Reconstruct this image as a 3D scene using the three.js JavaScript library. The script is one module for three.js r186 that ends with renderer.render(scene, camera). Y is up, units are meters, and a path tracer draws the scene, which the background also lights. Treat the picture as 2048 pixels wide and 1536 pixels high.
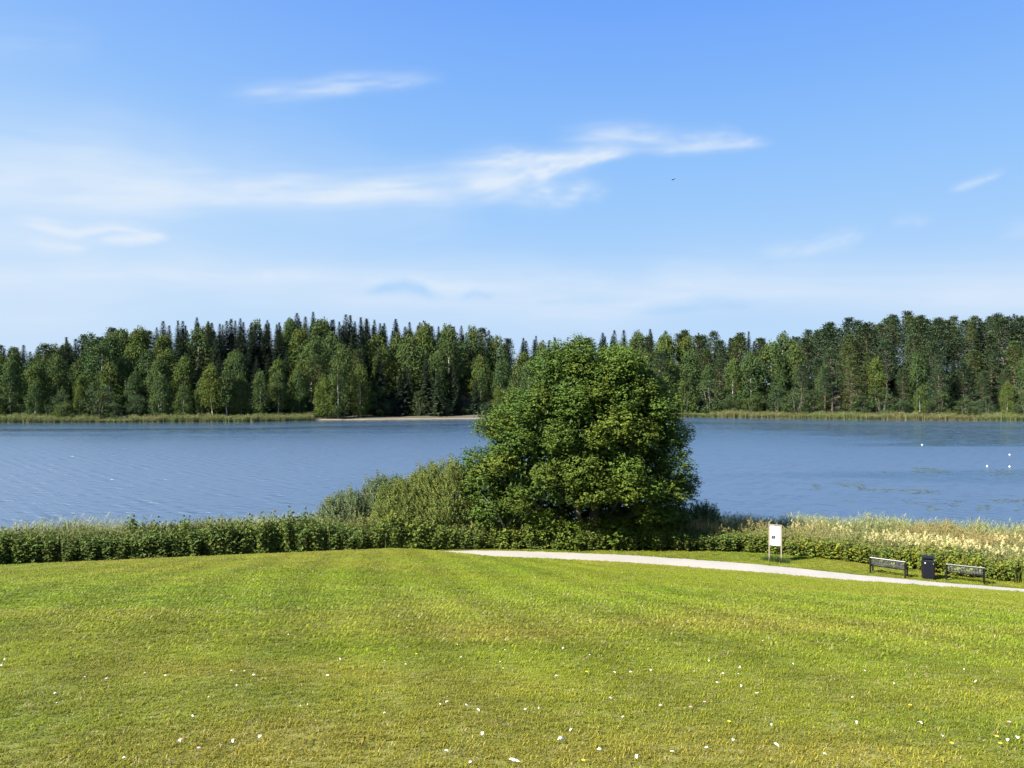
import * as THREE from 'three';
import { RoundedBoxGeometry } from 'three/addons/geometries/RoundedBoxGeometry.js';
import { mergeGeometries } from 'three/addons/utils/BufferGeometryUtils.js';

// ------------------------------------------------------------------ camera, sky, sun, exposure
const EXPOSURE = 3.3, EYE = 10.3, FOCAL = 1507;              // eye height above the lake; focal length in photo pixels
const scene = new THREE.Scene();
const camera = new THREE.PerspectiveCamera(2 * Math.atan(768 / FOCAL) * 180 / Math.PI, 4 / 3, 0.1, 2000);
camera.position.set(0, EYE, 0);
camera.lookAt(0, EYE + 0.1327, -100);
const renderer = new THREE.WebGLRenderer({ antialias: true });
renderer.setSize(1024, 768);
renderer.toneMapping = THREE.LinearToneMapping;
renderer.toneMappingExposure = EXPOSURE;
renderer.shadowMap.enabled = true;
const SUN = new THREE.Vector3(-0.78, 0.72, 0.32).normalize();
const sun = new THREE.DirectionalLight(new THREE.Color().setRGB(1, 0.94, 0.83), 4.6);
sun.position.copy(SUN).multiplyScalar(300); sun.target.position.set(0, 0, -40);
sun.castShadow = true; sun.shadow.radius = 1; sun.shadow.mapSize.set(4096, 4096);
Object.assign(sun.shadow.camera, { left: -180, right: 180, top: 150, bottom: -150, near: 1, far: 800 });
scene.add(sun, sun.target);

// ------------------------------------------------------------------ small maths
function rng(seed) { let a = seed >>> 0; return () => { a = (a + 0x6D2B79F5) | 0; let t = Math.imul(a ^ (a >>> 15), 1 | a); t = (t + Math.imul(t ^ (t >>> 7), 61 | t)) ^ t; return ((t ^ (t >>> 14)) >>> 0) / 4294967296; }; }
const mix = (a, b, t) => a + (b - a) * t, clamp = (x, a = 0, b = 1) => Math.min(b, Math.max(a, x));
const smooth = (a, b, x) => { const t = clamp((x - a) / (b - a)); return t * t * (3 - 2 * t); };
function hash(i, j) { let h = Math.imul(i, 374761393) + Math.imul(j, 668265263) | 0; h = Math.imul(h ^ (h >>> 13), 1274126177); return ((h ^ (h >>> 16)) >>> 0) / 4294967296; }
function noise(x, y) { const i = Math.floor(x), j = Math.floor(y); let u = x - i, v = y - j; u = u * u * (3 - 2 * u); v = v * v * (3 - 2 * v); const a = hash(i, j), b = hash(i + 1, j), c = hash(i, j + 1), d = hash(i + 1, j + 1); return a + (b - a) * u + (c - a) * v + (a - b - c + d) * u * v; }
function fbm(x, y, o = 4) { let s = 0, a = 0.5, n = 0; for (let k = 0; k < o; k++) { s += a * noise(x, y); n += a; a *= 0.5; const t = x * 1.62 - y * 1.18 + 17.3; y = x * 1.18 + y * 1.62 + 5.1; x = t; } return s / n; }
function table(pts) { return (x) => { if (x <= pts[0][0]) return pts[0][1]; for (let i = 1; i < pts.length; i++) if (x <= pts[i][0]) { const [a, p] = pts[i - 1], [b, q] = pts[i]; return mix(p, q, (x - a) / (b - a)); } return pts[pts.length - 1][1]; }; }
function smoothTable(pts) { const f = table(pts); return (x) => { let s = 0; for (let k = -3; k <= 3; k++) s += f(x + k * 0.7); return s / 7; }; }
const toLin = (c) => { c /= 255; return c <= 0.04045 ? c / 12.92 : ((c + 0.055) / 1.055) ** 2.4; };
const srgb = (r, g, b) => [toLin(r), toLin(g), toLin(b)];

// ------------------------------------------------------------------ the sky: air that pales towards the horizon and the sun, thin cirrus
function makeSky() {
  const W = 3072, H = 1536, data = new Float32Array(W * H * 4);
  const stops = [[0, srgb(196, 221, 248)], [4, srgb(188, 218, 250)], [9, srgb(172, 211, 252)], [15, srgb(150, 198, 252)], [21, srgb(129, 182, 251)], [27, srgb(110, 165, 250)], [40, srgb(86, 144, 244)], [90, srgb(52, 104, 214)]];
  const white = srgb(222, 236, 252);
  const streak = (pts, op, fine = 1) => { const f = table(pts.map((p) => [p[0], p[1]])), w = table(pts.map((p) => [p[0], p[2]])); return { f, w, x0: pts[0][0], x1: pts[pts.length - 1][0], op, fine }; };
  const S = [
    streak([[-900, 400, 120], [0, 400, 110], [350, 410, 90], [700, 420, 60], [1000, 420, 30]], 0.2, 0.3),
    streak([[-900, 600, 60], [0, 590, 60], [500, 590, 50], [1000, 595, 45], [1500, 600, 40], [2100, 600, 50], [2900, 600, 60]], 0.36, 0.35),
    streak([[-500, 330, 60], [0, 350, 70], [250, 365, 62], [480, 385, 36]], 0.42, 0.4),
    streak([[-400, 402, 30], [0, 402, 26], [400, 398, 24], [700, 397, 22], [900, 385, 24], [1020, 360, 22], [1120, 330, 14], [1220, 308, 9], [1330, 298, 7]], 0.6, 0.75),
    streak([[860, 345, 16], [1000, 330, 16], [1120, 318, 9], [1190, 312, 8], [1290, 302, 5]], 0.5),
    streak([[1040, 322, 4], [1120, 318, 5], [1180, 314, 5], [1270, 303, 4]], 0.6),
    streak([[1080, 285, 18], [1250, 280, 18], [1400, 280, 14], [1560, 285, 8]], 0.32),
    streak([[1260, 304, 6], [1400, 297, 6], [1480, 290, 8], [1560, 286, 5]], 0.4),
    streak([[950, 360, 24], [1050, 378, 22], [1150, 390, 16], [1240, 382, 10]], 0.36),
    streak([[0, 434, 5], [90, 452, 9], [150, 463, 8], [230, 455, 7], [345, 472, 8]], 0.95),
    streak([[40, 480, 8], [85, 487, 11], [140, 494, 8], [190, 500, 6]], 0.5), streak([[180, 478, 5], [260, 483, 8], [350, 480, 6]], 0.95),
    streak([[-300, 470, 34], [0, 475, 34], [150, 480, 30], [270, 500, 12]], 0.36, 0.5),
    streak([[420, 190, 14], [560, 180, 14], [660, 172, 14], [780, 168, 12], [910, 154, 8]], 0.3),
    streak([[560, 188, 5], [660, 184, 6], [740, 180, 5]], 0.2),
    streak([[-100, 100, 40], [100, 95, 30], [230, 90, 20]], 0.08),
    streak([[-300, 570, 30], [100, 556, 20], [300, 548, 16], [560, 575, 22], [800, 575, 28], [1050, 575, 34], [1300, 560, 20]], 0.42, 0.5),
    streak([[700, 565, 12], [820, 560, 10], [900, 578, 12], [1010, 570, 8]], 0.42), streak([[520, 556, 4], [538, 556, 5], [556, 557, 3]], 0.5),
    streak([[1500, 508, 10], [1560, 506, 12], [1620, 495, 10], [1690, 475, 14], [1760, 462, 8]], 0.3),
    streak([[1890, 380, 4], [1930, 370, 6], [2020, 338, 5]], 0.3), streak([[1770, 450, 9], [1830, 445, 10], [1880, 438, 5]], 0.13), streak([[1980, 468, 12], [2060, 460, 14], [2200, 455, 10]], 0.2),
    streak([[1100, 600, 30], [1500, 570, 24], [1900, 560, 30], [2300, 560, 40]], 0.22, 0.5), streak([[1750, 610, 30], [2048, 590, 30], [2400, 580, 30]], 0.25, 0.6),
  ];
  const gaps = [streak([[715, 592, 5], [770, 580, 9], [810, 576, 10], [850, 588, 9], [895, 602, 5]], 0.75, 0.2), streak([[910, 598, 4], [950, 592, 7], [1000, 590, 4]], 0.5, 0.2), streak([[1240, 628, 5], [1380, 618, 9], [1540, 605, 5]], 0.75, 0.2), streak([[1050, 606, 6], [1160, 606, 6], [1240, 610, 5]], 0.3, 0.2), streak([[1500, 525, 8], [1560, 520, 8], [1620, 514, 6]], 0.3, 0.2)];
  const cover = (list, x, y) => { let keep = 1; for (const s of list) { if (x < s.x0 || x > s.x1) continue; const w = s.w(x) * 1.25, dy = (y - s.f(x) + (fbm(x / (110 + 5 * w) + s.x0, 3, 2) - 0.5) * w * 1.5) / w; if (dy * dy > 9) continue;
    const L = Math.min((s.x1 - s.x0) * 0.3, 170), ends = smooth(s.x0, s.x0 + L, x) * smooth(s.x1, s.x1 - L, x), v = y - s.f(x) + 5 * fbm(x / 90, y / 60, 2);
    const tex = mix(1, 2.1 * fbm(x / (36 + 3 * w) + s.x0, v / (2.2 + 0.3 * w), 4) * (0.35 + 1.3 * fbm(x / (70 + w) - s.x0, v / (5 + 0.9 * w), 3)), 0.35 + 0.5 * s.fine);
    keep *= 1 - clamp(s.op * ends * Math.exp(-dy * dy * (dy > 0 ? 1.1 : 0.55)) * tex * 1.15); } return 1 - keep; };
  for (let j = 0; j < H; j++) {
    const el = ((j + 0.5) / H - 0.5) * Math.PI, deg = Math.max(0, el * 180 / Math.PI);
    let k = 1; while (k < stops.length - 1 && deg > stops[k][0]) k++;
    const t = clamp((deg - stops[k - 1][0]) / (stops[k][0] - stops[k - 1][0])), a = stops[k - 1][1], b = stops[k][1];
    for (let i = 0; i < W; i++) {
      const az = (((i + 0.5) / W - 0.25) * 2 * Math.PI + 3 * Math.PI) % (2 * Math.PI) - Math.PI;      // 0 is straight ahead, right is positive
      const dx = Math.sin(az) * Math.cos(el), dz = -Math.cos(az) * Math.cos(el), cs = dx * SUN.x + Math.sin(el) * SUN.y + dz * SUN.z;
      let r = mix(a[0], b[0], t), g = mix(a[1], b[1], t), bl = mix(a[2], b[2], t);
      const glow = 1 + 0.28 * smooth(-0.3, 0.9, cs), pale = 0.16 * smooth(-0.1, 1, cs);
      r = mix(r * glow, white[0], pale); g = mix(g * (1 + (glow - 1) * 0.55), white[1], pale); bl = mix(bl, white[2], pale);
      if (el > 0) {
        let c = 0;
        const inside = Math.abs(az) < 0.75 && deg < 34;
        if (inside) { const x = 1024 + FOCAL * Math.tan(az), y = 770 - FOCAL * Math.tan(el) / Math.cos(az);
          c = cover(S, x, y); c *= 1 - cover(gaps, x, y); }
        const fade = inside ? smooth(0.62, 0.75, Math.abs(az)) + smooth(30, 34, deg) : 1;
        if (fade > 0 && deg < 80) { const q = 30 / (deg + 14); const n = fbm(az * 9 * (1 + deg / 60), deg * 0.16 * q + az * 2, 5); c = Math.max(c, clamp(fade) * 0.5 * smooth(0.5, 0.8, n)); }
        r = mix(r, white[0], c); g = mix(g, white[1], c); bl = mix(bl, white[2], c);
      }
      const o = (j * W + i) * 4; data[o] = r / EXPOSURE; data[o + 1] = g / EXPOSURE; data[o + 2] = bl / EXPOSURE; data[o + 3] = 1;
    }
  }
  const tex = new THREE.DataTexture(data, W, H, THREE.RGBAFormat, THREE.FloatType);
  tex.mapping = THREE.EquirectangularReflectionMapping; tex.magFilter = tex.minFilter = THREE.LinearFilter; tex.needsUpdate = true;
  return tex;
}
scene.background = makeSky();
scene.environment = scene.background;

// ------------------------------------------------------------------ helpers for objects
const taken = new Map();
function numbered(name) { const n = taken.get(name) ?? 0; taken.set(name, n + 1); return n ? `${name}_${String(n).padStart(3, '0')}` : name; }
function tag(o, label, category, extra = {}) { Object.assign(o.userData, { label, category }, extra); return o; }
function shadows(o) { o.traverse((m) => { if (m.isMesh) { m.castShadow = m.receiveShadow = true; } }); return o; }
function thing(name, label, category, [x, y, z] = [0, 0, 0], turn = 0, extra = {}) { const g = new THREE.Group(); g.name = numbered(name); g.position.set(x, y, z); g.rotation.y = turn; scene.add(g); return tag(g, label, category, extra); }
function part(parent, name, geometry, material) { const m = new THREE.Mesh(geometry, material); m.name = name; m.castShadow = m.receiveShadow = true; parent.add(m); return m; }
function top(name, geometry, material, label, category, extra = {}) { const m = new THREE.Mesh(geometry, material); m.name = numbered(name); m.castShadow = m.receiveShadow = true; scene.add(m); return tag(m, label, category, extra); }
function copies(name, geometry, material, list, label, category) {           // list: [x, y, z, turn, scale, tallness, lean, r, g, b]
  const m = new THREE.InstancedMesh(geometry, material, list.length), o = new THREE.Object3D(), c = new THREE.Color();
  list.forEach((q, i) => { o.position.set(q[0], q[1], q[2]); o.rotation.set(q[6] * Math.cos(q[3] * 3), q[3], q[6] * Math.sin(q[3] * 5)); o.scale.set(q[4], q[5], q[4]); o.updateMatrix(); m.setMatrixAt(i, o.matrix); m.setColorAt(i, c.setRGB(q[7], q[8], q[9])); });
  m.name = numbered(name); m.castShadow = m.receiveShadow = true; scene.add(m);
  return tag(m, label, category, { kind: 'stuff' });
}
class Soup {                                                                  // loose triangles with a colour each
  constructor() { this.p = []; this.c = []; }
  tri(a, b, c, col) { this.p.push(a[0], a[1], a[2], b[0], b[1], b[2], c[0], c[1], c[2]); for (let k = 0; k < 3; k++) this.c.push(col[0], col[1], col[2]); }
  leaf(p, d, n, len, wid, col, fold = 0.18) {                                 // a folded rhombus: base p, along d, face n
    let sx = d[1] * n[2] - d[2] * n[1], sy = d[2] * n[0] - d[0] * n[2], sz = d[0] * n[1] - d[1] * n[0]; const q = wid * 0.5 / (Math.hypot(sx, sy, sz) || 1); sx *= q; sy *= q; sz *= q;
    const m = [p[0] + d[0] * len * 0.48, p[1] + d[1] * len * 0.48, p[2] + d[2] * len * 0.48], f = wid * fold, t = [p[0] + d[0] * len, p[1] + d[1] * len, p[2] + d[2] * len];
    this.tri(p, [m[0] + sx + n[0] * f, m[1] + sy + n[1] * f, m[2] + sz + n[2] * f], t, col);
    this.tri(p, t, [m[0] - sx + n[0] * f, m[1] - sy + n[1] * f, m[2] - sz + n[2] * f], col);
  }
  blade(p, h, w, turn, lean, col, bend = 0.5) {                               // a bent grass blade of three triangles
    const c = Math.cos(turn), s = Math.sin(turn), wx = -s * w / 2, wz = c * w / 2, m = [p[0] + c * lean * h * (1 - bend), p[1] + h * 0.55, p[2] + s * lean * h * (1 - bend)], t = [p[0] + c * lean * h * 1.6, p[1] + h * (1 - lean * 0.45), p[2] + s * lean * h * 1.6];
    const a = [p[0] + wx, p[1], p[2] + wz], b = [p[0] - wx, p[1], p[2] - wz], e = [m[0] + wx * 0.9, m[1], m[2] + wz * 0.9], f = [m[0] - wx * 0.9, m[1], m[2] - wz * 0.9];
    this.tri(a, b, e, col); this.tri(b, f, e, col); this.tri(e, f, t, col);
  }
  tube(pts, radii, sides, col) {
    const rings = pts.map((p, i) => { const q = pts[Math.min(i + 1, pts.length - 1)], o = pts[Math.max(i - 1, 0)]; let d = new THREE.Vector3(q[0] - o[0], q[1] - o[1], q[2] - o[2]).normalize(); const u = new THREE.Vector3(Math.abs(d.y) > 0.9 ? 1 : 0, Math.abs(d.y) > 0.9 ? 0 : 1, 0).cross(d).normalize(), v = d.clone().cross(u);
      return Array.from({ length: sides }, (_, k) => { const a = k / sides * 2 * Math.PI, r = radii[i]; return [p[0] + (u.x * Math.cos(a) + v.x * Math.sin(a)) * r, p[1] + (u.y * Math.cos(a) + v.y * Math.sin(a)) * r, p[2] + (u.z * Math.cos(a) + v.z * Math.sin(a)) * r]; }); });
    for (let i = 0; i + 1 < rings.length; i++) for (let k = 0; k < sides; k++) { const l = (k + 1) % sides; this.tri(rings[i][k], rings[i][l], rings[i + 1][l], col); this.tri(rings[i][k], rings[i + 1][l], rings[i + 1][k], col); }
  }
  geometry() { const g = new THREE.BufferGeometry(); g.setAttribute('position', new THREE.Float32BufferAttribute(this.p, 3)); g.setAttribute('color', new THREE.Float32BufferAttribute(this.c, 3)); g.computeVertexNormals(); this.p = this.c = null; return g; }
}
const unit = (v) => { const l = Math.hypot(v[0], v[1], v[2]) || 1; return [v[0] / l, v[1] / l, v[2] / l]; };
function ball(R) { for (;;) { const v = [R() * 2 - 1, R() * 2 - 1, R() * 2 - 1], l = v[0] * v[0] + v[1] * v[1] + v[2] * v[2]; if (l < 1 && l > 0.01) return v; } }
const shade = (c, R, amount = 0.25, warm = 0.08) => { const k = 1 + (R() - 0.5) * 2 * amount, w = (R() - 0.5) * 2 * warm; return [c[0] * k * (1 + w * 1.6), c[1] * k, c[2] * k * (1 - w)]; };
const leafy = (through = 0.35, rough = 0.85, color = [1, 1, 1]) => new THREE.MeshPhysicalMaterial({ color: new THREE.Color().setRGB(...color), vertexColors: true, roughness: rough, transmission: through, thickness: 0, side: THREE.DoubleSide, ior: 1.3, specularIntensity: 0.35 });
const solid = (r, g, b, rough = 0.8, metal = 0, extra = {}) => new THREE.MeshStandardMaterial({ color: new THREE.Color().setRGB(r, g, b), roughness: rough, metalness: metal, ...extra });
const barkMat = new THREE.MeshStandardMaterial({ vertexColors: true, roughness: 0.95 });
function grain(size, f, seed = 0) {                                           // a grey-scale tile
  const d = new Uint8Array(size * size * 4); for (let j = 0; j < size; j++) for (let i = 0; i < size; i++) { const v = clamp(f(i / size, j / size, seed)) * 255, o = (j * size + i) * 4; d[o] = d[o + 1] = d[o + 2] = v; d[o + 3] = 255; }
  const t = new THREE.DataTexture(d, size, size); t.wrapS = t.wrapT = THREE.RepeatWrapping; t.magFilter = THREE.LinearFilter; t.needsUpdate = true; return t;
}

// ------------------------------------------------------------------ the near shore: a lawn that slopes to a gravel path, then the bank
const pathMid = smoothTable([[-90, 22], [-40, 32.9], [-23.6, 36.6], [-13, 38.8], [-3.9, 40.6], [-0.65, 40.7], [5.9, 39.5], [11.8, 37.5], [13.9, 36.9], [18.2, 35.6], [23.6, 34.6], [30, 33], [45, 28.5], [90, 12]]);
const pathWide = table([[-5, 1.5], [2, 1.7], [11, 2.0], [14, 1.9], [18, 1.25], [21, 0.85], [24, 0.75], [30, 0.9]]);
const pathHigh = (x) => 1.2 - 0.03 * clamp(x - 12, 0, 22);
const bankFrom = smoothTable([[-90, 25], [-40, 34.6], [-23.6, 38.2], [-13, 40.3], [-3.9, 41.9], [0, 42.2], [5, 41.9], [13, 41.6], [15.6, 41.1], [17.8, 40], [20, 38.6], [22, 37.4], [24.6, 36.2], [32, 34.6], [90, 16]]);
const shoreAt = smoothTable([[-90, 32], [-45, 41], [-27, 45.2], [-12, 47.5], [0, 49.5], [15, 51], [25, 50], [33, 47.5], [90, 26]]);
const rimHigh = (x) => mix(0.85, 0.29, smooth(-6.5, 0.5, x));
function ground(x, d) {                                                        // height of the ground d metres ahead of the camera
  const hp = pathHigh(x), mid = pathMid(x), w = pathWide(x), e = mid - w / 2, f = mid + w / 2, r = e - 1.5, hr = hp + rimHigh(x), v = bankFrom(x), s = shoreAt(x);
  const lumps = 0.10 * (fbm(x * 0.16 + 7, d * 0.16, 3) - 0.5);
  if (d <= r) return mix(8.65, hr, d / r) + lumps * smooth(r, r - 3, d);
  if (d <= e) { const t = (d - r) / (e - r); return mix(hr, hp, mix(t, smooth(0, 1, t), 0.5)); }
  if (d <= f) return hp;
  if (d <= v) return mix(hp, hp - 0.08, (d - f) / (v - f));
  if (d <= s) return mix(hp - 0.08, 0, smooth(v, s, d));
  return -1.8 * smooth(s, s + 16, d);
}
const onGround = (px, py) => { const a = (px - 1024) / FOCAL, b = (py - 770) / FOCAL; let lo = 2, hi = 60; for (let d = 2; d < 60; d += 0.05) { if (EYE - b * d < ground(a * d, d)) { hi = d; break; } lo = d; } const d = (lo + hi) / 2; return [a * d, ground(a * d, d), -d]; };
function lawnColor(x, d) {
  const a = fbm(x * 0.13 + 3, d * 0.2 + 9, 4), b = fbm(x * 0.45 - 8, d * 0.7, 3), c = fbm(x * 2.3, d * 3.1 + 4, 3), m = fbm(x * 0.06 - 2, d * 0.55 + 20, 3);
  const stripe = 0.5 + 0.5 * Math.sin((x * 0.96 + d * 0.22) * 2 * Math.PI / 1.9 + 2 * noise(d * 0.1, 3));
  let dry = clamp(0.28 + 1.5 * (a - 0.5) + 1.0 * (b - 0.5) + 0.9 * (m - 0.5) + 0.2 * Math.exp(-(((d - 9.5) / 4) ** 2)) * smooth(-6, 3, x) + 0.12 * Math.exp(-(((d - 11) / 5) ** 2)));
  const lush = clamp(1.6 * (fbm(x * 0.22 + 40, d * 0.3 - 12, 4) - 0.47));
  let col = [mix(0.164, 0.208, dry), mix(0.208, 0.193, dry), mix(0.012, 0.026, dry)];
  col = [mix(col[0], 0.122, lush), mix(col[1], 0.192, lush), mix(col[2], 0.009, lush)];
  const k = (0.86 + 0.28 * c) * (1 + 0.24 * (stripe - 0.5) * smooth(0.4, 0.65, noise(x * 0.12 + 2, d * 0.08))) * (0.9 + 0.2 * b) * (0.84 + 0.32 * fbm(x * 0.35 + 60, d * 2.4, 3));
  return [col[0] * k, col[1] * k, col[2] * k];
}
{
  const cols = []; for (let x = -90; x <= 90; x += Math.abs(x) < 44 ? 0.5 : 2) cols.push(x);
  const pos = [], col = [], uv = [], idx = []; let rows = 0;
  cols.forEach((x, i) => {
    const mid = pathMid(x), w = pathWide(x), e = mid - w / 2, f = mid + w / 2, r = e - 1.5, v = Math.max(bankFrom(x), f + 0.4), s = Math.max(shoreAt(x), v + 2), ds = [];
    for (let k = 0; k <= 10; k++) ds.push([mix(-40, 0, k / 10), 0]);
    for (let k = 1; k <= 70; k++) ds.push([r * k / 70, 0]);
    for (let k = 1; k <= 6; k++) ds.push([mix(r, e, k / 6), 0]);
    ds.push([e + 0.12, -0.03], [f - 0.12, -0.03]);
    for (let k = 0; k <= 4; k++) ds.push([mix(f, v, k / 4), 0]);
    for (let k = 1; k <= 8; k++) ds.push([mix(v, s, k / 8), 0]);
    for (let k = 1; k <= 6; k++) ds.push([s + k * 3, 0]);
    rows = ds.length;
    ds.forEach(([d, dy], j) => {
      pos.push(x, ground(x, d) + dy, -d); uv.push(x / 1.7, d / 1.7);
      const soil = [0.1, 0.085, 0.055], l = lawnColor(x, d), t = smooth(v - 0.2, v + 0.8, d); col.push(mix(l[0], soil[0], t), mix(l[1], soil[1], t), mix(l[2], soil[2], t));
      if (i && j) { const a = (i - 1) * rows + j - 1, b = i * rows + j - 1; idx.push(a, b, b + 1, a, b + 1, a + 1); }
    });
  });
  const g = new THREE.BufferGeometry(); g.setAttribute('position', new THREE.Float32BufferAttribute(pos, 3)); g.setAttribute('color', new THREE.Float32BufferAttribute(col, 3)); g.setAttribute('uv', new THREE.Float32BufferAttribute(uv, 2)); g.setIndex(idx); g.computeVertexNormals();
  const speck = grain(256, (u, v) => 0.55 + 0.45 * hash(Math.floor(u * 256), Math.floor(v * 256)) * 1.0);
  top('lawn_ground', g, new THREE.MeshStandardMaterial({ vertexColors: true, roughness: 1, map: speck, bumpMap: speck, bumpScale: 0.02 }), 'short mown lawn sloping down to the lakeside path', 'lawn', { kind: 'structure' });

  const pp = [], pc = [], pu = [], pi = [], R = rng(5), M = 9; let n = 0;
  for (let x = -60; x <= 60; x += 0.25, n++) for (let k = 0; k <= M; k++) {
    const w = pathWide(x), ragged = (fbm(x * 1.3, k ? 9 : 2, 4) - 0.5) * 0.34, d = pathMid(x) + (k / M - 0.5) * w + (k === 0 ? ragged : k === M ? -ragged : 0), c = 0.9 + 0.2 * fbm(x * 1.1, d * 1.1, 3);
    const edge = smooth(0.5, 0.36, Math.abs(k / M - 0.5)); pp.push(x, pathHigh(x) + 0.008 + 0.02 * edge, -d); pu.push(x / 1.1, d / 1.1); pc.push(c, c, c);
    if (n && k) { const a = (n - 1) * (M + 1) + k - 1, b = n * (M + 1) + k - 1; pi.push(a, b, b + 1, a, b + 1, a + 1); }
  }
  const p = new THREE.BufferGeometry(); p.setAttribute('position', new THREE.Float32BufferAttribute(pp, 3)); p.setAttribute('color', new THREE.Float32BufferAttribute(pc, 3)); p.setAttribute('uv', new THREE.Float32BufferAttribute(pu, 2)); p.setIndex(pi); p.computeVertexNormals();
  const grit = grain(256, (u, v) => 0.62 + 0.38 * hash(Math.floor(u * 128), Math.floor(v * 128)) * hash(Math.floor(u * 256) + 9, Math.floor(v * 256)));
  top('gravel_path', p, new THREE.MeshStandardMaterial({ color: new THREE.Color().setRGB(0.42, 0.395, 0.35), vertexColors: true, map: grit, bumpMap: grit, bumpScale: 0.012, roughness: 0.95 }), 'pale gravel path curving along the foot of the lawn', 'path', { kind: 'structure' });
}

// ------------------------------------------------------------------ the lake
const WATER_IOR = 2.6, WATER_ROUGH = 0.41, WATER_SLOPE = 0.043;
const farShore = table([[-900, 150], [-300, 196], [0, 208], [500, 212], [640, 221], [950, 231], [1200, 242], [1380, 246], [1700, 229], [2048, 219], [2400, 200], [3000, 150]]);
const fromPx = (px, d) => (px - 1024) / FOCAL * d, pxAt = (x, d) => 1024 + FOCAL * x / d;
{
  const N = 2048, X0 = -165, X1 = 165, D0 = 40, D1 = 256, nd = new Uint8Array(N * N * 4), rd = new Uint8Array(1024 * 1024 * 4), R = rng(77);
  const calm = (x, d) => {                                                     // 0 ruffled by wind, 1 glassy
    const px = pxAt(x, d), far = farShore(px), n = fbm(x * 0.012 + 4, d * 0.035, 4), n2 = fbm(x * 0.02 - 9, d * 0.11 + 3, 3), left = smooth(1250, 700, px), gap = far - d + (n2 - 0.5) * 10;
    let c = smooth(26, 7, gap) * mix(0.95, 0.85, left);                         // lee of the far trees
    c = Math.max(c, left * 0.85 * Math.exp(-(((gap - 36) / 5) ** 2)), (1 - left) * 0.6 * Math.exp(-(((gap - 38) / 8) ** 2)));
    c = Math.max(c, 0.35 * left * smooth(85, 40, gap) * smooth(0.36, 0.6, n2), 0.55 * smooth(0.52, 0.75, n) * smooth(20, 60, gap));
    return clamp(c);
  };
  const waves = Array.from({ length: 32 }, (_, k) => { const len = 0.42 * Math.pow(4, k / 31) * (0.9 + 0.2 * R()), a = 1.57 + (R() - 0.5) * 1.9, K = 2 * Math.PI / len; return [K * Math.cos(a), K * Math.sin(a), R() * 6.28, WATER_SLOPE * Math.pow(len, -0.25)]; });
  for (let j = 0; j < N; j++) for (let i = 0; i < N; i++) {
    const x = mix(X0, X1, (i + 0.5) / N), d = mix(D0, D1, (j + 0.5) / N), o = (j * N + i) * 4; let sx = 0, sd = 0;
    if (Math.abs(x) < d * 0.72 + 6) {
      for (const w of waves) { const s = Math.cos(w[0] * x + w[1] * d + w[2]) * w[3]; sx += s * w[0] / Math.hypot(w[0], w[1]); sd += s * w[1] / Math.hypot(w[0], w[1]); }
      const near = 1 + 0.9 * smooth(62, 50, d) * smooth(0, 25, x), k = 2.2 * smooth(0.25, 0.8, fbm(x * 0.55, d * 1.1, 3)) * (0.5 + fbm(x * 0.04, d * 0.1, 2)) * mix(1, 0.12, calm(x, d)) * near; sx *= k; sd *= k;
    }
    const l = Math.hypot(sx, sd, 1); nd[o] = (-sx / l * 0.5 + 0.5) * 255; nd[o + 1] = (-sd / l * 0.5 + 0.5) * 255; nd[o + 2] = (1 / l * 0.5 + 0.5) * 255; nd[o + 3] = 255;
  }
  for (let j = 0; j < 1024; j++) for (let i = 0; i < 1024; i++) { const d = mix(D0, D1, (j + 0.5) / 1024), c = calm(mix(X0, X1, (i + 0.5) / 1024), d), o = (j * 1024 + i) * 4; rd[o] = rd[o + 1] = rd[o + 2] = 255 * mix(mix(0.24, WATER_ROUGH, smooth(185, 75, d)), 0.06, c); rd[o + 3] = 255; }
  const mk = (d, n) => { const t = new THREE.DataTexture(d, n, n); t.wrapS = t.wrapT = THREE.MirroredRepeatWrapping; t.magFilter = THREE.LinearFilter; t.needsUpdate = true; return t; };
  const g = new THREE.PlaneGeometry(900, 330, 90, 40); g.rotateX(-Math.PI / 2); g.translate(0, 0, -195);
  const p = g.attributes.position, uv = g.attributes.uv; for (let i = 0; i < p.count; i++) uv.setXY(i, (p.getX(i) - X0) / (X1 - X0), (-p.getZ(i) - D0) / (D1 - D0));
  const m = new THREE.MeshPhysicalMaterial({ color: new THREE.Color().setRGB(0.035, 0.07, 0.115), roughness: 1, roughnessMap: mk(rd, 1024), normalMap: mk(nd, N), metalness: 0, ior: WATER_IOR });
  top('lake_water', g, m, 'blue rippled lake between the lawn and the far forest', 'lake', { kind: 'structure' });
}

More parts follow.
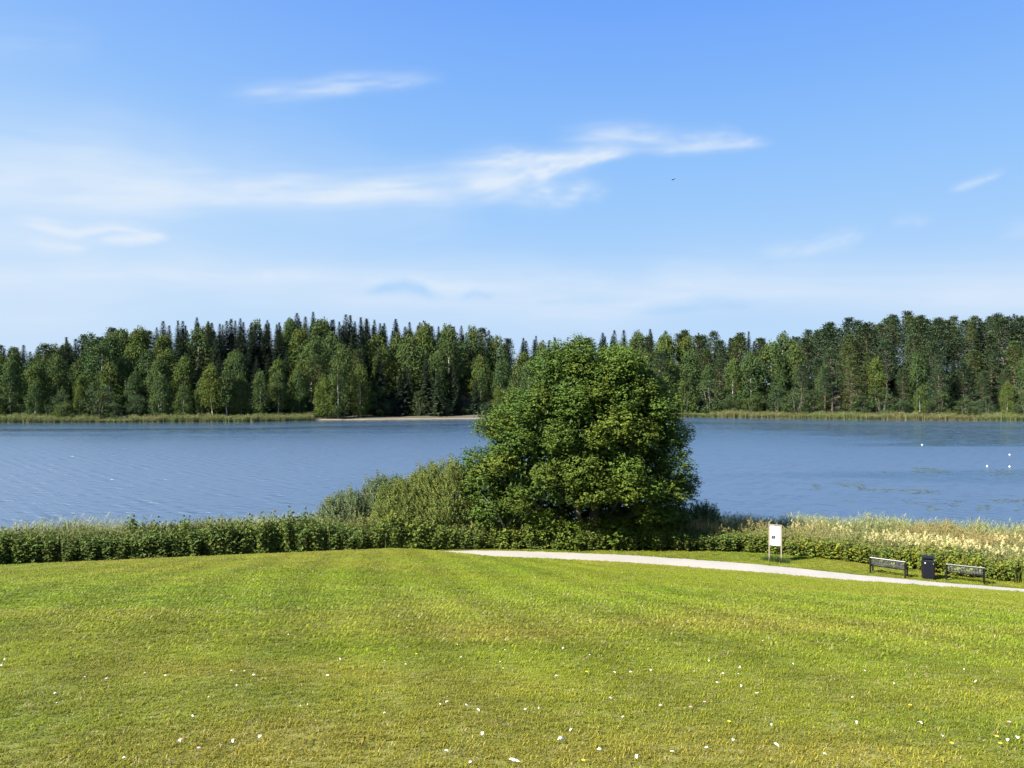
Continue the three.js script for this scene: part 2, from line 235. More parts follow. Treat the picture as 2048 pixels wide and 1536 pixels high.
// ------------------------------------------------------------------ the far shore and its wooded hill
const skyline = table([[-400, 700], [0, 692], [60, 694], [110, 686], [200, 672], [240, 656], [300, 652], [400, 642], [500, 640], [580, 634], [640, 630], [720, 640], [800, 645], [880, 654], [960, 660], [1000, 668], [1035, 684], [1070, 676], [1110, 680], [1150, 690], [1190, 672], [1290, 660], [1340, 667], [1400, 670], [1500, 670], [1560, 678], [1600, 670], [1640, 655], [1700, 640], [1750, 645], [1810, 626], [1900, 640], [1950, 632], [2048, 620], [2400, 625]]);
const rise = (px) => Math.max(3, EYE + (770 - skyline(px)) / FOCAL * (farShore(px) + 60) - 19.5);
const hill = (px, off) => off < 0 ? mix(0, -2, clamp(-off / 14)) : 0.45 * smooth(0, 2.5, off) + rise(px) * smooth(4, 66, off) + 0.4 * smooth(66, 150, off);
{
  const pos = [], col = [], idx = []; let n = 0; const offs = [-40, -14, -6, -2, 0, 1, 2.5, 5, 9, 14, 20, 27, 35, 44, 54, 66, 80, 110, 150];
  for (let px = -900; px <= 3000; px += 25, n++) offs.forEach((off, j) => {
    const d = farShore(px) + off; pos.push(fromPx(px, d), hill(px, off) + (off > 5 ? 0.8 * (noise(px * 0.03, off * 0.2) - 0.5) : 0), -d); { const m = noise(px * 0.05, off * 0.3); col.push(mix(0.085, 0.06, m), mix(0.065, 0.07, m), mix(0.045, 0.03, m)); }
    if (n && j) { const L = offs.length, a = (n - 1) * L + j - 1, b = n * L + j - 1; idx.push(a, b, b + 1, a, b + 1, a + 1); }
  });
  const g = new THREE.BufferGeometry(); g.setAttribute('position', new THREE.Float32BufferAttribute(pos, 3)); g.setAttribute('color', new THREE.Float32BufferAttribute(col, 3)); g.setIndex(idx); g.computeVertexNormals();
  top('wooded_hill', g, new THREE.MeshStandardMaterial({ vertexColors: true, roughness: 1 }), 'dark forest floor of the hill rising beyond the lake', 'hill', { kind: 'structure' });
  const bp = [], bi = []; let k = 0;
  for (let px = 630; px <= 985; px += 8, k++) for (let j = 0; j < 4; j++) { const off = [-0.4, -0.05, 0.2, 0.4 + 0.4 * noise(px * 0.04, 2)][j], d = farShore(px) + off; bp.push(fromPx(px, d), Math.max(-0.05, hill(px, off)) + 0.07 + 0.02 * j, -d); if (k && j) { const a = (k - 1) * 4 + j - 1, b = k * 4 + j - 1; bi.push(a, b, b + 1, a, b + 1, a + 1); } }
  const bg = new THREE.BufferGeometry(); bg.setAttribute('position', new THREE.Float32BufferAttribute(bp, 3)); bg.setIndex(bi); bg.computeVertexNormals();
  top('sandy_beach', bg, solid(0.2, 0.17, 0.125, 1), 'thin strip of pale sand at the far waterline below dark spruces', 'beach', { kind: 'structure' });
}

// ------------------------------------------------------------------ kinds of far trees
function birch(seed, H, lowest, width, tint) {
  const R = rng(seed), leaves = new Soup(), wood = new Soup(), bark = [0.42, 0.4, 0.36], pts = [], rad = []; let x = 0, z = 0;
  for (let k = 0; k <= 8; k++) { pts.push([x, H * 0.93 * k / 8 - (k ? 0 : 0.3), z]); rad.push(mix(0.19, 0.03, k / 8)); x += (R() - 0.5) * 0.35; z += (R() - 0.5) * 0.35; }
  wood.tube(pts, rad, 6, bark);
  const at = (t) => { const i = clamp(Math.floor(t * 8), 0, 7); return pts[i].map((v, k) => mix(v, pts[i + 1][k], t * 8 - i)); };
  for (let c = 0; c < 96; c++) {
    const t = Math.pow(R(), 0.85), h = mix(lowest, 1, t), env = width * Math.pow(Math.sin(Math.PI * clamp(mix(0.16, 0.97, t))), 0.75), a = R() * 6.283, r = env * Math.sqrt(0.15 + 0.85 * R()), b = at(clamp(h - 0.07));
    const p = [b[0] + Math.cos(a) * r, H * h, b[2] + Math.sin(a) * r], rc = mix(0.85, 1.4, R()) * (H / 17), tall = 1.2 + R() * 0.5;
    if (c % 4 === 0) wood.tube([b, [mix(b[0], p[0], 0.6), mix(b[1], p[1], 0.6) + 0.2, mix(b[2], p[2], 0.6)], p], [0.05, 0.035, 0.012], 4, [0.12, 0.1, 0.085]);
    const hue = shade(tint, R, 0.2, 0.1);
    for (let k = 0; k < 44; k++) { const v = ball(R), e = [p[0] + v[0] * rc, p[1] + v[1] * rc * tall - (v[0] * v[0] + v[2] * v[2]) * rc * 0.7, p[2] + v[2] * rc];
      leaves.leaf(e, unit([v[0] * 0.7 + (R() - 0.5), -0.5 - R() * 0.6, v[2] * 0.7 + (R() - 0.5)]), unit([v[0] + (R() - 0.5) * 1.2, 0.5 + v[1] * 0.6 + (R() - 0.5), v[2] + (R() - 0.5) * 1.2]), mix(0.36, 0.58, R()), mix(0.26, 0.4, R()), shade(hue, R, 0.2, 0.06)); }
  }
  return { H, crown: leaves.geometry(), trunk: wood.geometry() };
}
function spruce(seed, H, base, spread, tint) {
  const R = rng(seed), leaves = new Soup(), wood = new Soup(); wood.tube([[0, -0.3, 0], [0.05, H * 0.5, 0], [0, H * 0.97, 0]], [0.22, 0.13, 0.02], 6, [0.09, 0.065, 0.05]);
  const tiers = 44; for (let t = 0; t < tiers; t++) {
    const f = t / (tiers - 1), h = mix(H * base, H * 0.985, Math.pow(f, 0.92)), L = spread * Math.pow(1 - f, 0.95) * (0.75 + 0.5 * R()) + 0.16, n = f > 0.85 ? 5 : 8;
    for (let b = 0; b < n; b++) {
      const a = (b + R()) / n * 6.283 + t, l = L * (0.7 + 0.5 * R()), droop = mix(0.42, -0.35, Math.pow(f, 1.2)), hue = shade(tint, R, 0.22, 0.06), m = Math.max(3, Math.round(l * 4.2));
      for (let k = 1; k <= m; k++) { const q = k / m, r = l * q, y = h - droop * r * (1 - 0.35 * q), side = k % 2 ? 1 : -1, ca = Math.cos(a), sa = Math.sin(a), w = mix(0.52, 0.28, q) * (0.8 + 0.4 * R());
        leaves.leaf([ca * r * 0.82, y, sa * r * 0.82], unit([ca - side * sa * 0.75, -0.35 - 0.3 * R() + f * 0.5, sa + side * ca * 0.75]), unit([ca * 0.35, 1, sa * 0.35]), mix(0.75, 0.5, q) * (0.8 + 0.5 * R()) * mix(1.05, 0.62, f), w * mix(1.05, 0.8, f), shade(hue, R, 0.18, 0.05));
        if (k % 2) leaves.leaf([ca * r * 0.8, y, sa * r * 0.8], unit([ca * 0.35 + (R() - 0.5) * 0.5, -1, sa * 0.35 + (R() - 0.5) * 0.5]), unit([ca, 0.35, sa]), 0.45 * (0.7 + 0.6 * R()) * mix(1.05, 0.6, f), w * mix(1.1, 0.8, f), hue); }
    }
  }
  leaves.leaf([0, H * 0.94, 0], [0, 1, 0], [0, 0, 1], H * 0.06, 0.16, tint, 0); leaves.leaf([0, H * 0.94, 0], [0, 1, 0], [1, 0, 0], H * 0.06, 0.16, tint, 0);
  return { H, crown: leaves.geometry(), trunk: wood.geometry() };
}
function pine(seed, H, lowest, width, tint, pads = 74) {
  const R = rng(seed), leaves = new Soup(), wood = new Soup(), pts = [], rad = []; let x = 0, z = 0;
  for (let k = 0; k <= 8; k++) { pts.push([x, H * 0.97 * k / 8 - (k ? 0 : 0.3), z]); rad.push(mix(0.26, 0.05, k / 8)); x += (R() - 0.5) * 0.4; z += (R() - 0.5) * 0.4; }
  for (let k = 0; k < 8; k++) wood.tube([pts[k], pts[k + 1]], [rad[k], rad[k + 1]], 6, k < 3 ? [0.11, 0.09, 0.075] : [0.14, 0.1, 0.075]);
  for (let c = 0; c < pads; c++) {
    const t = (c + R()) / pads, h = mix(lowest, 0.985, t), env = width * (0.16 + 0.84 * Math.pow(clamp(1 - Math.pow(clamp((t - 0.15) / 0.85), 1.5)), 0.85)), a = c * 2.4 + R() * 1.2, r = env * (0.45 + 0.5 * R()) * (t > 0.93 ? 0.4 : 1), i = clamp(Math.floor(h * 8), 0, 7), b = pts[i];
    const p = [b[0] + Math.cos(a) * r, H * h + 0.1 * r, b[2] + Math.sin(a) * r], rc = mix(0.85, 1.5, R()) * mix(1.15, 0.8, t) * (H / 19);
    wood.tube([[b[0], H * h - 0.15 * r, b[2]], p], [0.06, 0.018], 4, [0.2, 0.14, 0.1]);
    const hue = shade(tint, R, 0.22, 0.1);
    for (let k = 0; k < 38; k++) { const v = ball(R), e = [p[0] + v[0] * rc * 1.25 + Math.cos(a) * rc * 0.2, p[1] + v[1] * rc * 0.36 + 0.1, p[2] + v[2] * rc * 1.25 + Math.sin(a) * rc * 0.2];
      leaves.leaf(e, unit([v[0] + (R() - 0.5), 0.25 + R() * 0.5, v[2] + (R() - 0.5)]), unit([(R() - 0.5) * 1.3, 1, (R() - 0.5) * 1.3]), mix(0.38, 0.62, R()), mix(0.24, 0.38, R()), shade(hue, R, 0.2, 0.06)); }
  }
  return { H, crown: leaves.geometry(), trunk: wood.geometry() };
}
function broad(seed, H, width, tint) {                                        // low rounded alders and sallows at the water's edge
  const R = rng(seed), leaves = new Soup(), wood = new Soup(); for (let s = 0; s < 4; s++) { const a = s * 1.6 + R(); wood.tube([[Math.cos(a) * 0.2, -0.3, Math.sin(a) * 0.2], [Math.cos(a) * width * 0.25, H * 0.45, Math.sin(a) * width * 0.25], [Math.cos(a) * width * 0.45, H * 0.8, Math.sin(a) * width * 0.45]], [0.11, 0.07, 0.02], 5, [0.13, 0.115, 0.1]); }
  for (let c = 0; c < 70; c++) {
    const t = R(), h = mix(0.07, 0.95, t), env = width * Math.pow(Math.sin(Math.PI * mix(0.28, 0.96, t)), 0.6), a = R() * 6.283, r = env * Math.sqrt(0.2 + 0.8 * R()), p = [Math.cos(a) * r, H * h, Math.sin(a) * r], rc = mix(0.55, 0.95, R()) * (H / 8), hue = shade(tint, R, 0.2, 0.1);
    for (let k = 0; k < 40; k++) { const v = ball(R); leaves.leaf([p[0] + v[0] * rc, p[1] + v[1] * rc * 0.85, p[2] + v[2] * rc], unit([v[0] + (R() - 0.5), v[1] * 0.3 - 0.2 + (R() - 0.5), v[2] + (R() - 0.5)]), unit([v[0] * 0.8 + (R() - 0.5), 0.7 + R() * 0.4, v[2] * 0.8 + (R() - 0.5)]), mix(0.26, 0.44, R()), mix(0.2, 0.32, R()), shade(hue, R, 0.18, 0.06)); }
  }
  return { H, crown: leaves.geometry(), trunk: wood.geometry() };
}
const G = { birch: [0.062, 0.092, 0.024], spruce: [0.024, 0.04, 0.022], pine: [0.046, 0.07, 0.03], broad: [0.062, 0.094, 0.03] };
const KIND = {
  birch: [birch(11, 17, 0.12, 3.3, G.birch), birch(12, 17, 0.06, 3.8, G.birch), birch(13, 17, 0.24, 3.0, G.birch), birch(14, 17, 0.05, 3.4, G.birch)],
  spruce: [spruce(21, 19, 0.04, 4.3, G.spruce), spruce(22, 19, 0.07, 3.7, G.spruce), spruce(23, 19, 0.05, 3.2, G.spruce)],
  pine: [pine(31, 19, 0.16, 3.3, G.pine, 84), pine(32, 19, 0.05, 3.8, G.pine, 100), pine(33, 19, 0.42, 3.0, G.pine, 66)],
  broad: [broad(41, 8, 3.6, G.broad), broad(42, 8, 3.0, G.broad), broad(43, 8, 4.0, G.broad)],
};
const farLeaf = { birch: [[1, 1, 1], [1.14, 1.08, 0.82], [0.78, 0.9, 1]], spruce: [[1, 1, 1], [0.75, 0.8, 0.85], [1.35, 1.3, 1.05]], pine: [[1, 1, 1], [0.82, 0.9, 1], [1.25, 1.15, 0.85]], broad: [[1, 1, 1], [1.2, 1.15, 0.8], [0.8, 0.9, 1.05]] };
for (const k in farLeaf) farLeaf[k] = farLeaf[k].map((c) => leafy(k === 'birch' || k === 'broad' ? 0.3 : 0.12, 0.9, c));
const rust = leafy(0.1, 0.9, [2.6, 1.25, 0.9]), gold = leafy(0.3, 0.9, [1.4, 1.22, 0.8]), limeLeaf = leafy(0.35, 0.9, [1.35, 1.35, 0.8]);
const masters = new Map();
function farTree(kind, v, px, off, H, wide, turn, material, label, group) {
  const key = kind + v, proto = KIND[kind][v], name = { birch: 'birch_tree', spruce: 'spruce_tree', pine: 'pine_tree', broad: 'shore_alder' }[kind], d = farShore(px) + off, s = H / proto.H;
  let t; if (!masters.has(key)) { t = new THREE.Group(); part(t, 'trunk', proto.trunk, barkMat); part(t, 'crown', proto.crown, farLeaf[kind][0]); masters.set(key, t); } else t = masters.get(key).clone();
  t.name = numbered(name); t.position.set(fromPx(px, d), hill(px, off) - 0.05, -d); t.scale.set(s * wide, s, s * wide); t.rotation.set(0, turn, 0); t.children[1].material = material; t.userData = { label, category: 'tree' }; if (group) t.userData.group = group; scene.add(t); return t;
}
{
  const R = rng(909);
  const rows = [[5, -0.02, 40], [12, 0.3, 43], [20, 0.55, 44], [30, 0.84, 42], [42, 0.95, 36], [54, 1, 30], [66, 1, 32]];
  const front = table([[0, 758], [330, 755], [420, 748], [560, 752], [660, 742], [740, 735], [860, 745], [960, 755], [1340, 748], [1480, 740], [1600, 752], [1660, 765], [2048, 760]]);
  const choose = (px, k, r) => {
    if (px < 330) return k === 0 ? (r < 0.45 ? 'broad' : 'birch') : k < 3 ? (r < 0.86 ? 'birch' : 'pine') : k === 3 ? (r < 0.75 ? 'birch' : 'spruce') : (r < 0.42 ? 'birch' : r < 0.78 ? 'spruce' : 'pine');
    if (px < 560) return k === 0 ? (r < 0.2 ? 'broad' : 'birch') : k === 1 ? (r < 0.65 ? 'birch' : 'spruce') : k === 2 ? (r < 0.4 ? 'birch' : 'spruce') : r < 0.06 ? 'birch' : 'spruce';
    if (px < 740) return k === 0 ? 'birch' : k < 3 ? (r < 0.55 ? 'birch' : r < 0.85 ? 'pine' : 'spruce') : k === 3 ? (r < 0.5 ? 'birch' : 'spruce') : r < 0.14 ? 'birch' : 'spruce';
    if (px < 960) return k === 0 ? (r < 0.75 ? 'spruce' : 'broad') : k === 1 ? (r < 0.35 ? 'birch' : 'spruce') : k < 4 ? (r < 0.7 ? 'birch' : 'spruce') : r < 0.12 ? 'birch' : r < 0.2 ? 'pine' : 'spruce';
    if (px < 1300) return k < 4 ? (r < 0.85 ? 'birch' : 'spruce') : r < 0.8 ? 'spruce' : 'pine';
    if (px < 1600) return k === 0 ? (r < 0.5 ? 'broad' : 'birch') : k < 3 ? (r < 0.82 ? 'birch' : 'pine') : k === 3 ? (r < 0.6 ? 'birch' : 'pine') : r < 0.55 ? 'pine' : 'spruce';
    return k === 0 ? (r < 0.8 ? 'broad' : 'birch') : k === 1 ? (r < 0.62 ? 'pine' : 'birch') : r < 0.86 ? 'pine' : 'spruce';
  };
  const where = (px) => px < 330 ? 'on the low hill end' : px < 740 ? 'on the dark high hill' : px < 960 ? 'above the sandy beach' : px < 1300 ? 'behind the big leafy tree' : px < 1600 ? 'between big tree and pine slope' : 'on the pine slope';
  const depth = (k) => k === 0 ? 'at the far water\'s edge' : k < 4 ? 'midway up the far shore' : 'on the far skyline';
  for (const [k, [off, f, step]] of rows.entries()) for (let px = -110 + R() * step; px < 2160; px += step * (0.7 + 0.6 * R()) * (k > 3 && px > 330 && px < 980 ? 0.68 : 1)) {
    const kind = choose(px, k, R()), v = Math.floor(R() * KIND[kind].length), o = off + (R() - 0.5) * 7 + (px > 740 && px < 960 && k === 0 ? 4 : 0);
    const tone = R(), wide = 0.85 + 0.35 * R(), turn = R() * 6.283, jit = R() - 0.5, pick = R();
    if (k < 3 && px > 1075 && px < 1285) continue;
    if (k === 0 && px > 1640 && px < 1675) continue;
    let y = mix(front(px), skyline(px), f) + (k > 3 ? jit * 22 + (kind === 'birch' ? 10 : kind === 'pine' ? 3 : 1) : jit * 44); if (kind === 'broad') y += 26;
    const d = farShore(px) + o; let H = EYE + (770 - y) / FOCAL * d - hill(px, o); H = clamp(H, kind === 'broad' ? 5 : 9, 26);
    let mat = farLeaf[kind][tone < 0.45 ? 0 : tone < 0.72 ? 1 : 2], hue = { birch: ['mid green', 'yellow-green', 'blue-green'], spruce: ['dark green', 'blackish green', 'grey-green'], pine: ['dull green', 'dark blue-green', 'olive green'], broad: ['mid green', 'yellow-green', 'blue-green'] }[kind][tone < 0.45 ? 0 : tone < 0.72 ? 1 : 2];
    if (kind === 'spruce' && pick < 0.05) { mat = rust; hue = 'reddish brown'; }
    const what = { birch: 'birch', spruce: 'spruce', pine: 'layered pine', broad: 'low alder' }[kind], many = { birch: 'birches', spruce: 'spruces', pine: 'layered pines', broad: 'low alders' }[kind], build = wide < 0.95 ? 'slim ' : wide > 1.1 ? 'broad ' : '', label = `${build}${hue} ${what} ${depth(k)}, ${where(px)}`;
    farTree(kind, v, px, o, H, wide * (kind === 'spruce' ? 1.2 : 1), turn, mat, label, `${many} ${depth(k)}, ${where(px)}`);
  }
  for (let px = -100; px < 2150; px += 34 * (0.7 + 0.6 * R())) { const v = Math.floor(R() * 3), off = 8 + R() * 8, H = 3.5 + 2.5 * R(), turn = R() * 6.283, wide = 1.1 + 0.5 * R(); if ((px > 1630 && px < 1685) || (px > 1075 && px < 1285)) continue; farTree('broad', v, px, off, H, wide, turn, farLeaf.broad[2], `dark undergrowth bush among the trunks, ${where(px)}`, `undergrowth bushes ${where(px)}`); }
  farTree('birch', 2, 425, 3, 15.5, 1, 1.2, gold, 'golden-green birch with a white trunk behind the far reeds', 0);
  farTree('birch', 3, 652, 3.2, 11.5, 1.25, 2.2, limeLeaf, 'bright lime-green weeping birch where the reeds meet the beach', 0);
  farTree('birch', 1, 243, 50, 19, 0.8, 0.4, farLeaf.birch[0], 'round-headed birch standing alone above the skyline', 0);
  farTree('pine', 2, 1650, 7, 15, 0.9, 2.0, farLeaf.pine[1], 'pine with a bare pale trunk above the open slope', 0);
  farTree('pine', 2, 1665, 9, 21, 0.95, 4.1, farLeaf.pine[0], 'tall pine with a long bare trunk above the open slope', 0);
  farTree('broad', 0, 125, 2, 5.2, 1.1, 1, limeLeaf, 'low yellow-green sallow beside the left-hand reeds', 0).userData.label = 'low yellow-green sallow leaning into the far reeds';
}
// reeds along the far waterline
function reedClump(seed, h, n, w, tint, straw, droop = 0.5) { const R = rng(seed), s = new Soup(); for (let k = 0; k < n; k++) { const a = R() * 6.283, r = Math.sqrt(R()) * 0.45, hh = h * (0.72 + 0.4 * R()), p = [Math.cos(a) * r, -0.05, Math.sin(a) * r], t = R() * 6.283, c = shade(R() < 0.3 ? straw : tint, R, 0.2, 0.08); s.blade(p, hh, w, t, 0.05 + 0.14 * R(), c);
    for (let l = 0; l < 3; l++) { const b = t + l * 2.2 + R(); s.leaf([p[0], hh * (0.4 + 0.18 * l), p[2]], unit([Math.cos(b), 0.75 - droop * R(), Math.sin(b)]), unit([-Math.cos(b) * 0.6, 1, -Math.sin(b) * 0.6]), h * 0.24, w * 1.5, c, 0); } } return s.geometry(); }
{
  const R = rng(311), clump = reedClump(71, 1.75, 16, 0.045, [0.15, 0.18, 0.06], [0.24, 0.215, 0.1]), mat = leafy(0.3, 0.9), L = [], Q = [];
  const put = (list, a, b, deep, n, tall) => { for (let i = 0; i < n; i++) { const px = a + R() * (b - a), off = -2.6 + R() * deep, d = farShore(px) + off, x = fromPx(px, d), k = 0.85 + 0.3 * R(), g = fbm(px * 0.02, 4, 3); list.push([x, Math.max(-0.15, hill(px, off)), -d, R() * 6.28, 0.9 + 0.5 * R(), (0.75 + 0.45 * R()) * tall * (0.7 + 0.6 * fbm(px * 0.03, 8, 3)), 0.06, k * mix(0.8, 1.15, g), k, k * mix(0.8, 1.1, g)]); } };
  put(L, -140, 200, 7, 900, 1); put(L, 200, 265, 4, 90, 0.6); put(L, 260, 628, 5.5, 900, 1); put(Q, 1345, 1420, 4, 160, 0.75); put(Q, 1420, 2180, 6, 2100, 1);
  copies('far_reeds', clump, mat, L, 'pale green reed bed on the far shore, running up to the beach', 'reeds');
  copies('far_reeds', clump, mat, Q, 'straw-coloured reed bed on the far shore below the pine slope', 'reeds');
}

// ------------------------------------------------------------------ the big tree on the bank
const leafAlder = leafy(0.32, 0.55), leafWillow = leafy(0.28, 0.7), leafHerb = leafy(0.32, 0.75);
{
  const D = 44, X = fromPx(1178, 44), base = ground(X, D), R = rng(1234), t = thing('alder_tree', 'big dense dark green alder tree on the bank beside the path', 'tree', [X, base, -D]);
  const m = D / FOCAL, hAt = (y) => EYE + (770 - y) * m - base;                // photo row to height above the tree's foot
  const leftW = table([[1100, 60], [1060, 170], [1000, 244], [950, 248], [900, 240], [850, 224], [815, 200], [785, 128], [760, 112], [730, 102], [705, 84], [686, 40]].map(([y, w]) => [hAt(y), w * m]));
  const rightW = table([[1100, 170], [1060, 200], [1000, 208], [950, 204], [900, 196], [850, 186], [800, 176], [760, 160], [730, 146], [705, 124], [686, 80]].map(([y, w]) => [hAt(y), w * m]));
  const edge = (a, h) => { const c = Math.cos(a), s = Math.sin(a), w = c < 0 ? leftW(h) : rightW(h), dp = (s > 0 ? mix(0.24, 0.36, smooth(1, 5, h)) : 0.44) * (leftW(h) + rightW(h)); return 1 / Math.hypot(c / w, s / dp); };
  const lobes = []; const lo = hAt(1085), hi = hAt(702);
  for (let tries = 0; lobes.length < 100 && tries < 9000; tries++) {
    const h = mix(lo, hi, R()), a = R() * 6.283, front = Math.sin(a) > 0, rc = mix(0.75, 1.65, R() * R()), e = (edge(a, h) - rc * 0.7) * (0.9 + 0.16 * noise(a * 2.2 + 5, h * 0.8)); if (e < 0.2) continue; if (front && h < hAt(985) && Math.cos(a) > -0.55 && Math.cos(a) < 0.25) continue;
    const p = [Math.cos(a) * e, h, Math.sin(a) * e]; if (lobes.some((q) => Math.hypot(q[0] - p[0], q[1] - p[1], q[2] - p[2]) < 0.58 * (q[3] + rc))) continue; lobes.push([...p, rc, shade([0.1, 0.15, 0.022], R, 0.16, 0.07)]);
  }
  for (const [dx, y, z, r] of [[60, 700, 0, 1.1], [-30, 715, 0.5, 1], [20, 745, 2, 1.2], [-205, 835, 0.8, 0.8], [-222, 900, 0.4, 1], [-215, 950, 1.2, 1], [-200, 990, 1.6, 1], [-165, 860, 1.8, 1.1], [-120, 790, 1.4, 1]]) lobes.push([dx * m, hAt(y) - r * 0.6, z, r, shade([0.08, 0.135, 0.022], R, 0.1, 0.08)]);
  const leaves = new Soup(); let inner = 0;
  for (const [cx, cy, cz, rc, hue] of lobes) {
    const n = Math.round(235 * rc * rc);
    for (let k = 0; k < n; k++) {
      const v = unit(ball(R)), q = 0.6 + 0.46 * Math.pow(R(), 1.3), tip = [cx + v[0] * rc * q, cy + v[1] * rc * q * 0.92, cz + v[2] * rc * q], dir = unit([v[0] + (R() - 0.5) * 0.9, v[1] * 0.6 + 0.15 + (R() - 0.5) * 0.6, v[2] + (R() - 0.5) * 0.9]), c = shade(hue, R, 0.16, 0.06);
      for (let l = 0; l < 8; l++) { const s = (l / 8 - 0.4) * 0.42, p = [tip[0] + dir[0] * s + (R() - 0.5) * 0.16, tip[1] + dir[1] * s + (R() - 0.5) * 0.12, tip[2] + dir[2] * s + (R() - 0.5) * 0.16], a = R() * 6.283;
        leaves.leaf(p, unit([dir[0] * 0.5 + Math.cos(a), -0.15 + 0.5 * (R() - 0.5), dir[2] * 0.5 + Math.sin(a)]), unit([v[0] * 0.7 + (R() - 0.5) * 0.9, 0.75 + (R() - 0.3) * 0.5, v[2] * 0.7 + (R() - 0.5) * 0.9]), mix(0.09, 0.17, R()), mix(0.07, 0.13, R()), shade(c, R, 0.2, 0.06)); }
    }
  }
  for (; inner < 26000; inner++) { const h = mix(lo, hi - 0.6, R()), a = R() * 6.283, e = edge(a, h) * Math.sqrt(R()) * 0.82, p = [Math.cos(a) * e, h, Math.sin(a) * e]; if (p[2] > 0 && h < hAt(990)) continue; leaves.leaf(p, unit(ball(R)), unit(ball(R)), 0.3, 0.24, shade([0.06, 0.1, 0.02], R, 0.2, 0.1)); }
  const trunks = [[[0.25, -0.3, 0], [0.18, 1.2, 0.05], [0.45, 2.8, 0.1], [0.3, 5.2, 0], [0.5, 8, -0.1]], [[-0.5, -0.3, 0.2], [-0.62, 1.1, 0.3], [-0.75, 2.6, 0.4], [-1.3, 4.8, 0.5], [-1.7, 6.8, 0.4]], [[0.7, -0.3, -0.3], [1.1, 1.4, -0.4], [1.7, 3.4, -0.5], [2.4, 5.6, -0.4]]];
  trunks.forEach((p, i) => { const s = new Soup(); s.tube(p, p.map((_, k) => [0.36, 0.24, 0.26][i] * mix(1.15, 0.22, k / (p.length - 1))), 9, i === 1 ? [0.13, 0.12, 0.105] : [0.075, 0.065, 0.055]); part(t, 'trunk', s.geometry(), barkMat); });
  lobes.forEach(([x, y, z], i) => { if (i % 4) return; const tr = trunks[x < -1.2 ? 1 : x > 1.6 ? 2 : 0], k = clamp(Math.floor((y * 0.7) / 2), 1, tr.length - 1), b = tr[k], s = new Soup(); s.tube([b, [mix(b[0], x, 0.5), mix(b[1], y, 0.4), mix(b[2], z, 0.5)], [x, y, z]], [0.1, 0.06, 0.02], 5, [0.085, 0.075, 0.062]); part(t, 'limb', s.geometry(), barkMat); });
  part(t, 'crown', leaves.geometry(), leafAlder);
}

// ------------------------------------------------------------------ willow bushes round the tree
function willow(seed, rx, h, rz, tint, sprays) {
  const R = rng(seed), leaves = new Soup(), wood = new Soup(), hubs = [];
  for (let s = 0; s < 16; s++) { const a = R() * 6.283, q = Math.sqrt(R()), top = [Math.cos(a) * rx * 0.85 * q, h * Math.sqrt(1 - q * q * 0.8) * (0.75 + 0.25 * R()), Math.sin(a) * rz * 0.85 * q]; hubs.push(top); wood.tube([[Math.cos(a) * 0.2, -0.2, Math.sin(a) * 0.2], [top[0] * 0.45, top[1] * 0.55, top[2] * 0.45], top], [0.055, 0.035, 0.01], 5, [0.13, 0.115, 0.095]); }
  for (let k = 0; k < sprays; k++) {
    const v = unit(ball(R)); v[1] = Math.abs(v[1]); const bump = 0.66 + 0.55 * fbm(Math.atan2(v[2], v[0]) * 1.6 + seed, v[1] * 3.4 + seed * 0.3, 3), q = bump * (0.6 + 0.42 * Math.pow(R(), 0.5)), p = [v[0] * rx * q, 0.12 + v[1] * h * q * 0.96, v[2] * rz * q], dir = unit([v[0] * 0.6 + (R() - 0.5) * 0.6, 0.75 + v[1] * 0.4, v[2] * 0.6 + (R() - 0.5) * 0.6]), c = shade(tint, R, 0.18, 0.1), L = 0.32 + 0.3 * R();
    for (let l = 0; l < 10; l++) { const s = l / 10 * L, a = l * 2.4 + R(), o = [p[0] + dir[0] * s, p[1] + dir[1] * s, p[2] + dir[2] * s]; leaves.leaf(o, unit([dir[0] * 0.8 + Math.cos(a) * 0.8, dir[1] * 0.8, dir[2] * 0.8 + Math.sin(a) * 0.8]), unit([-Math.cos(a) * 0.6 + v[0] * 0.9, 0.7, -Math.sin(a) * 0.6 + v[2] * 0.9]), mix(0.09, 0.14, R()), mix(0.045, 0.065, R()), shade(c, R, 0.18, 0.05)); }
  }
  return [leaves.geometry(), wood.geometry()];
}
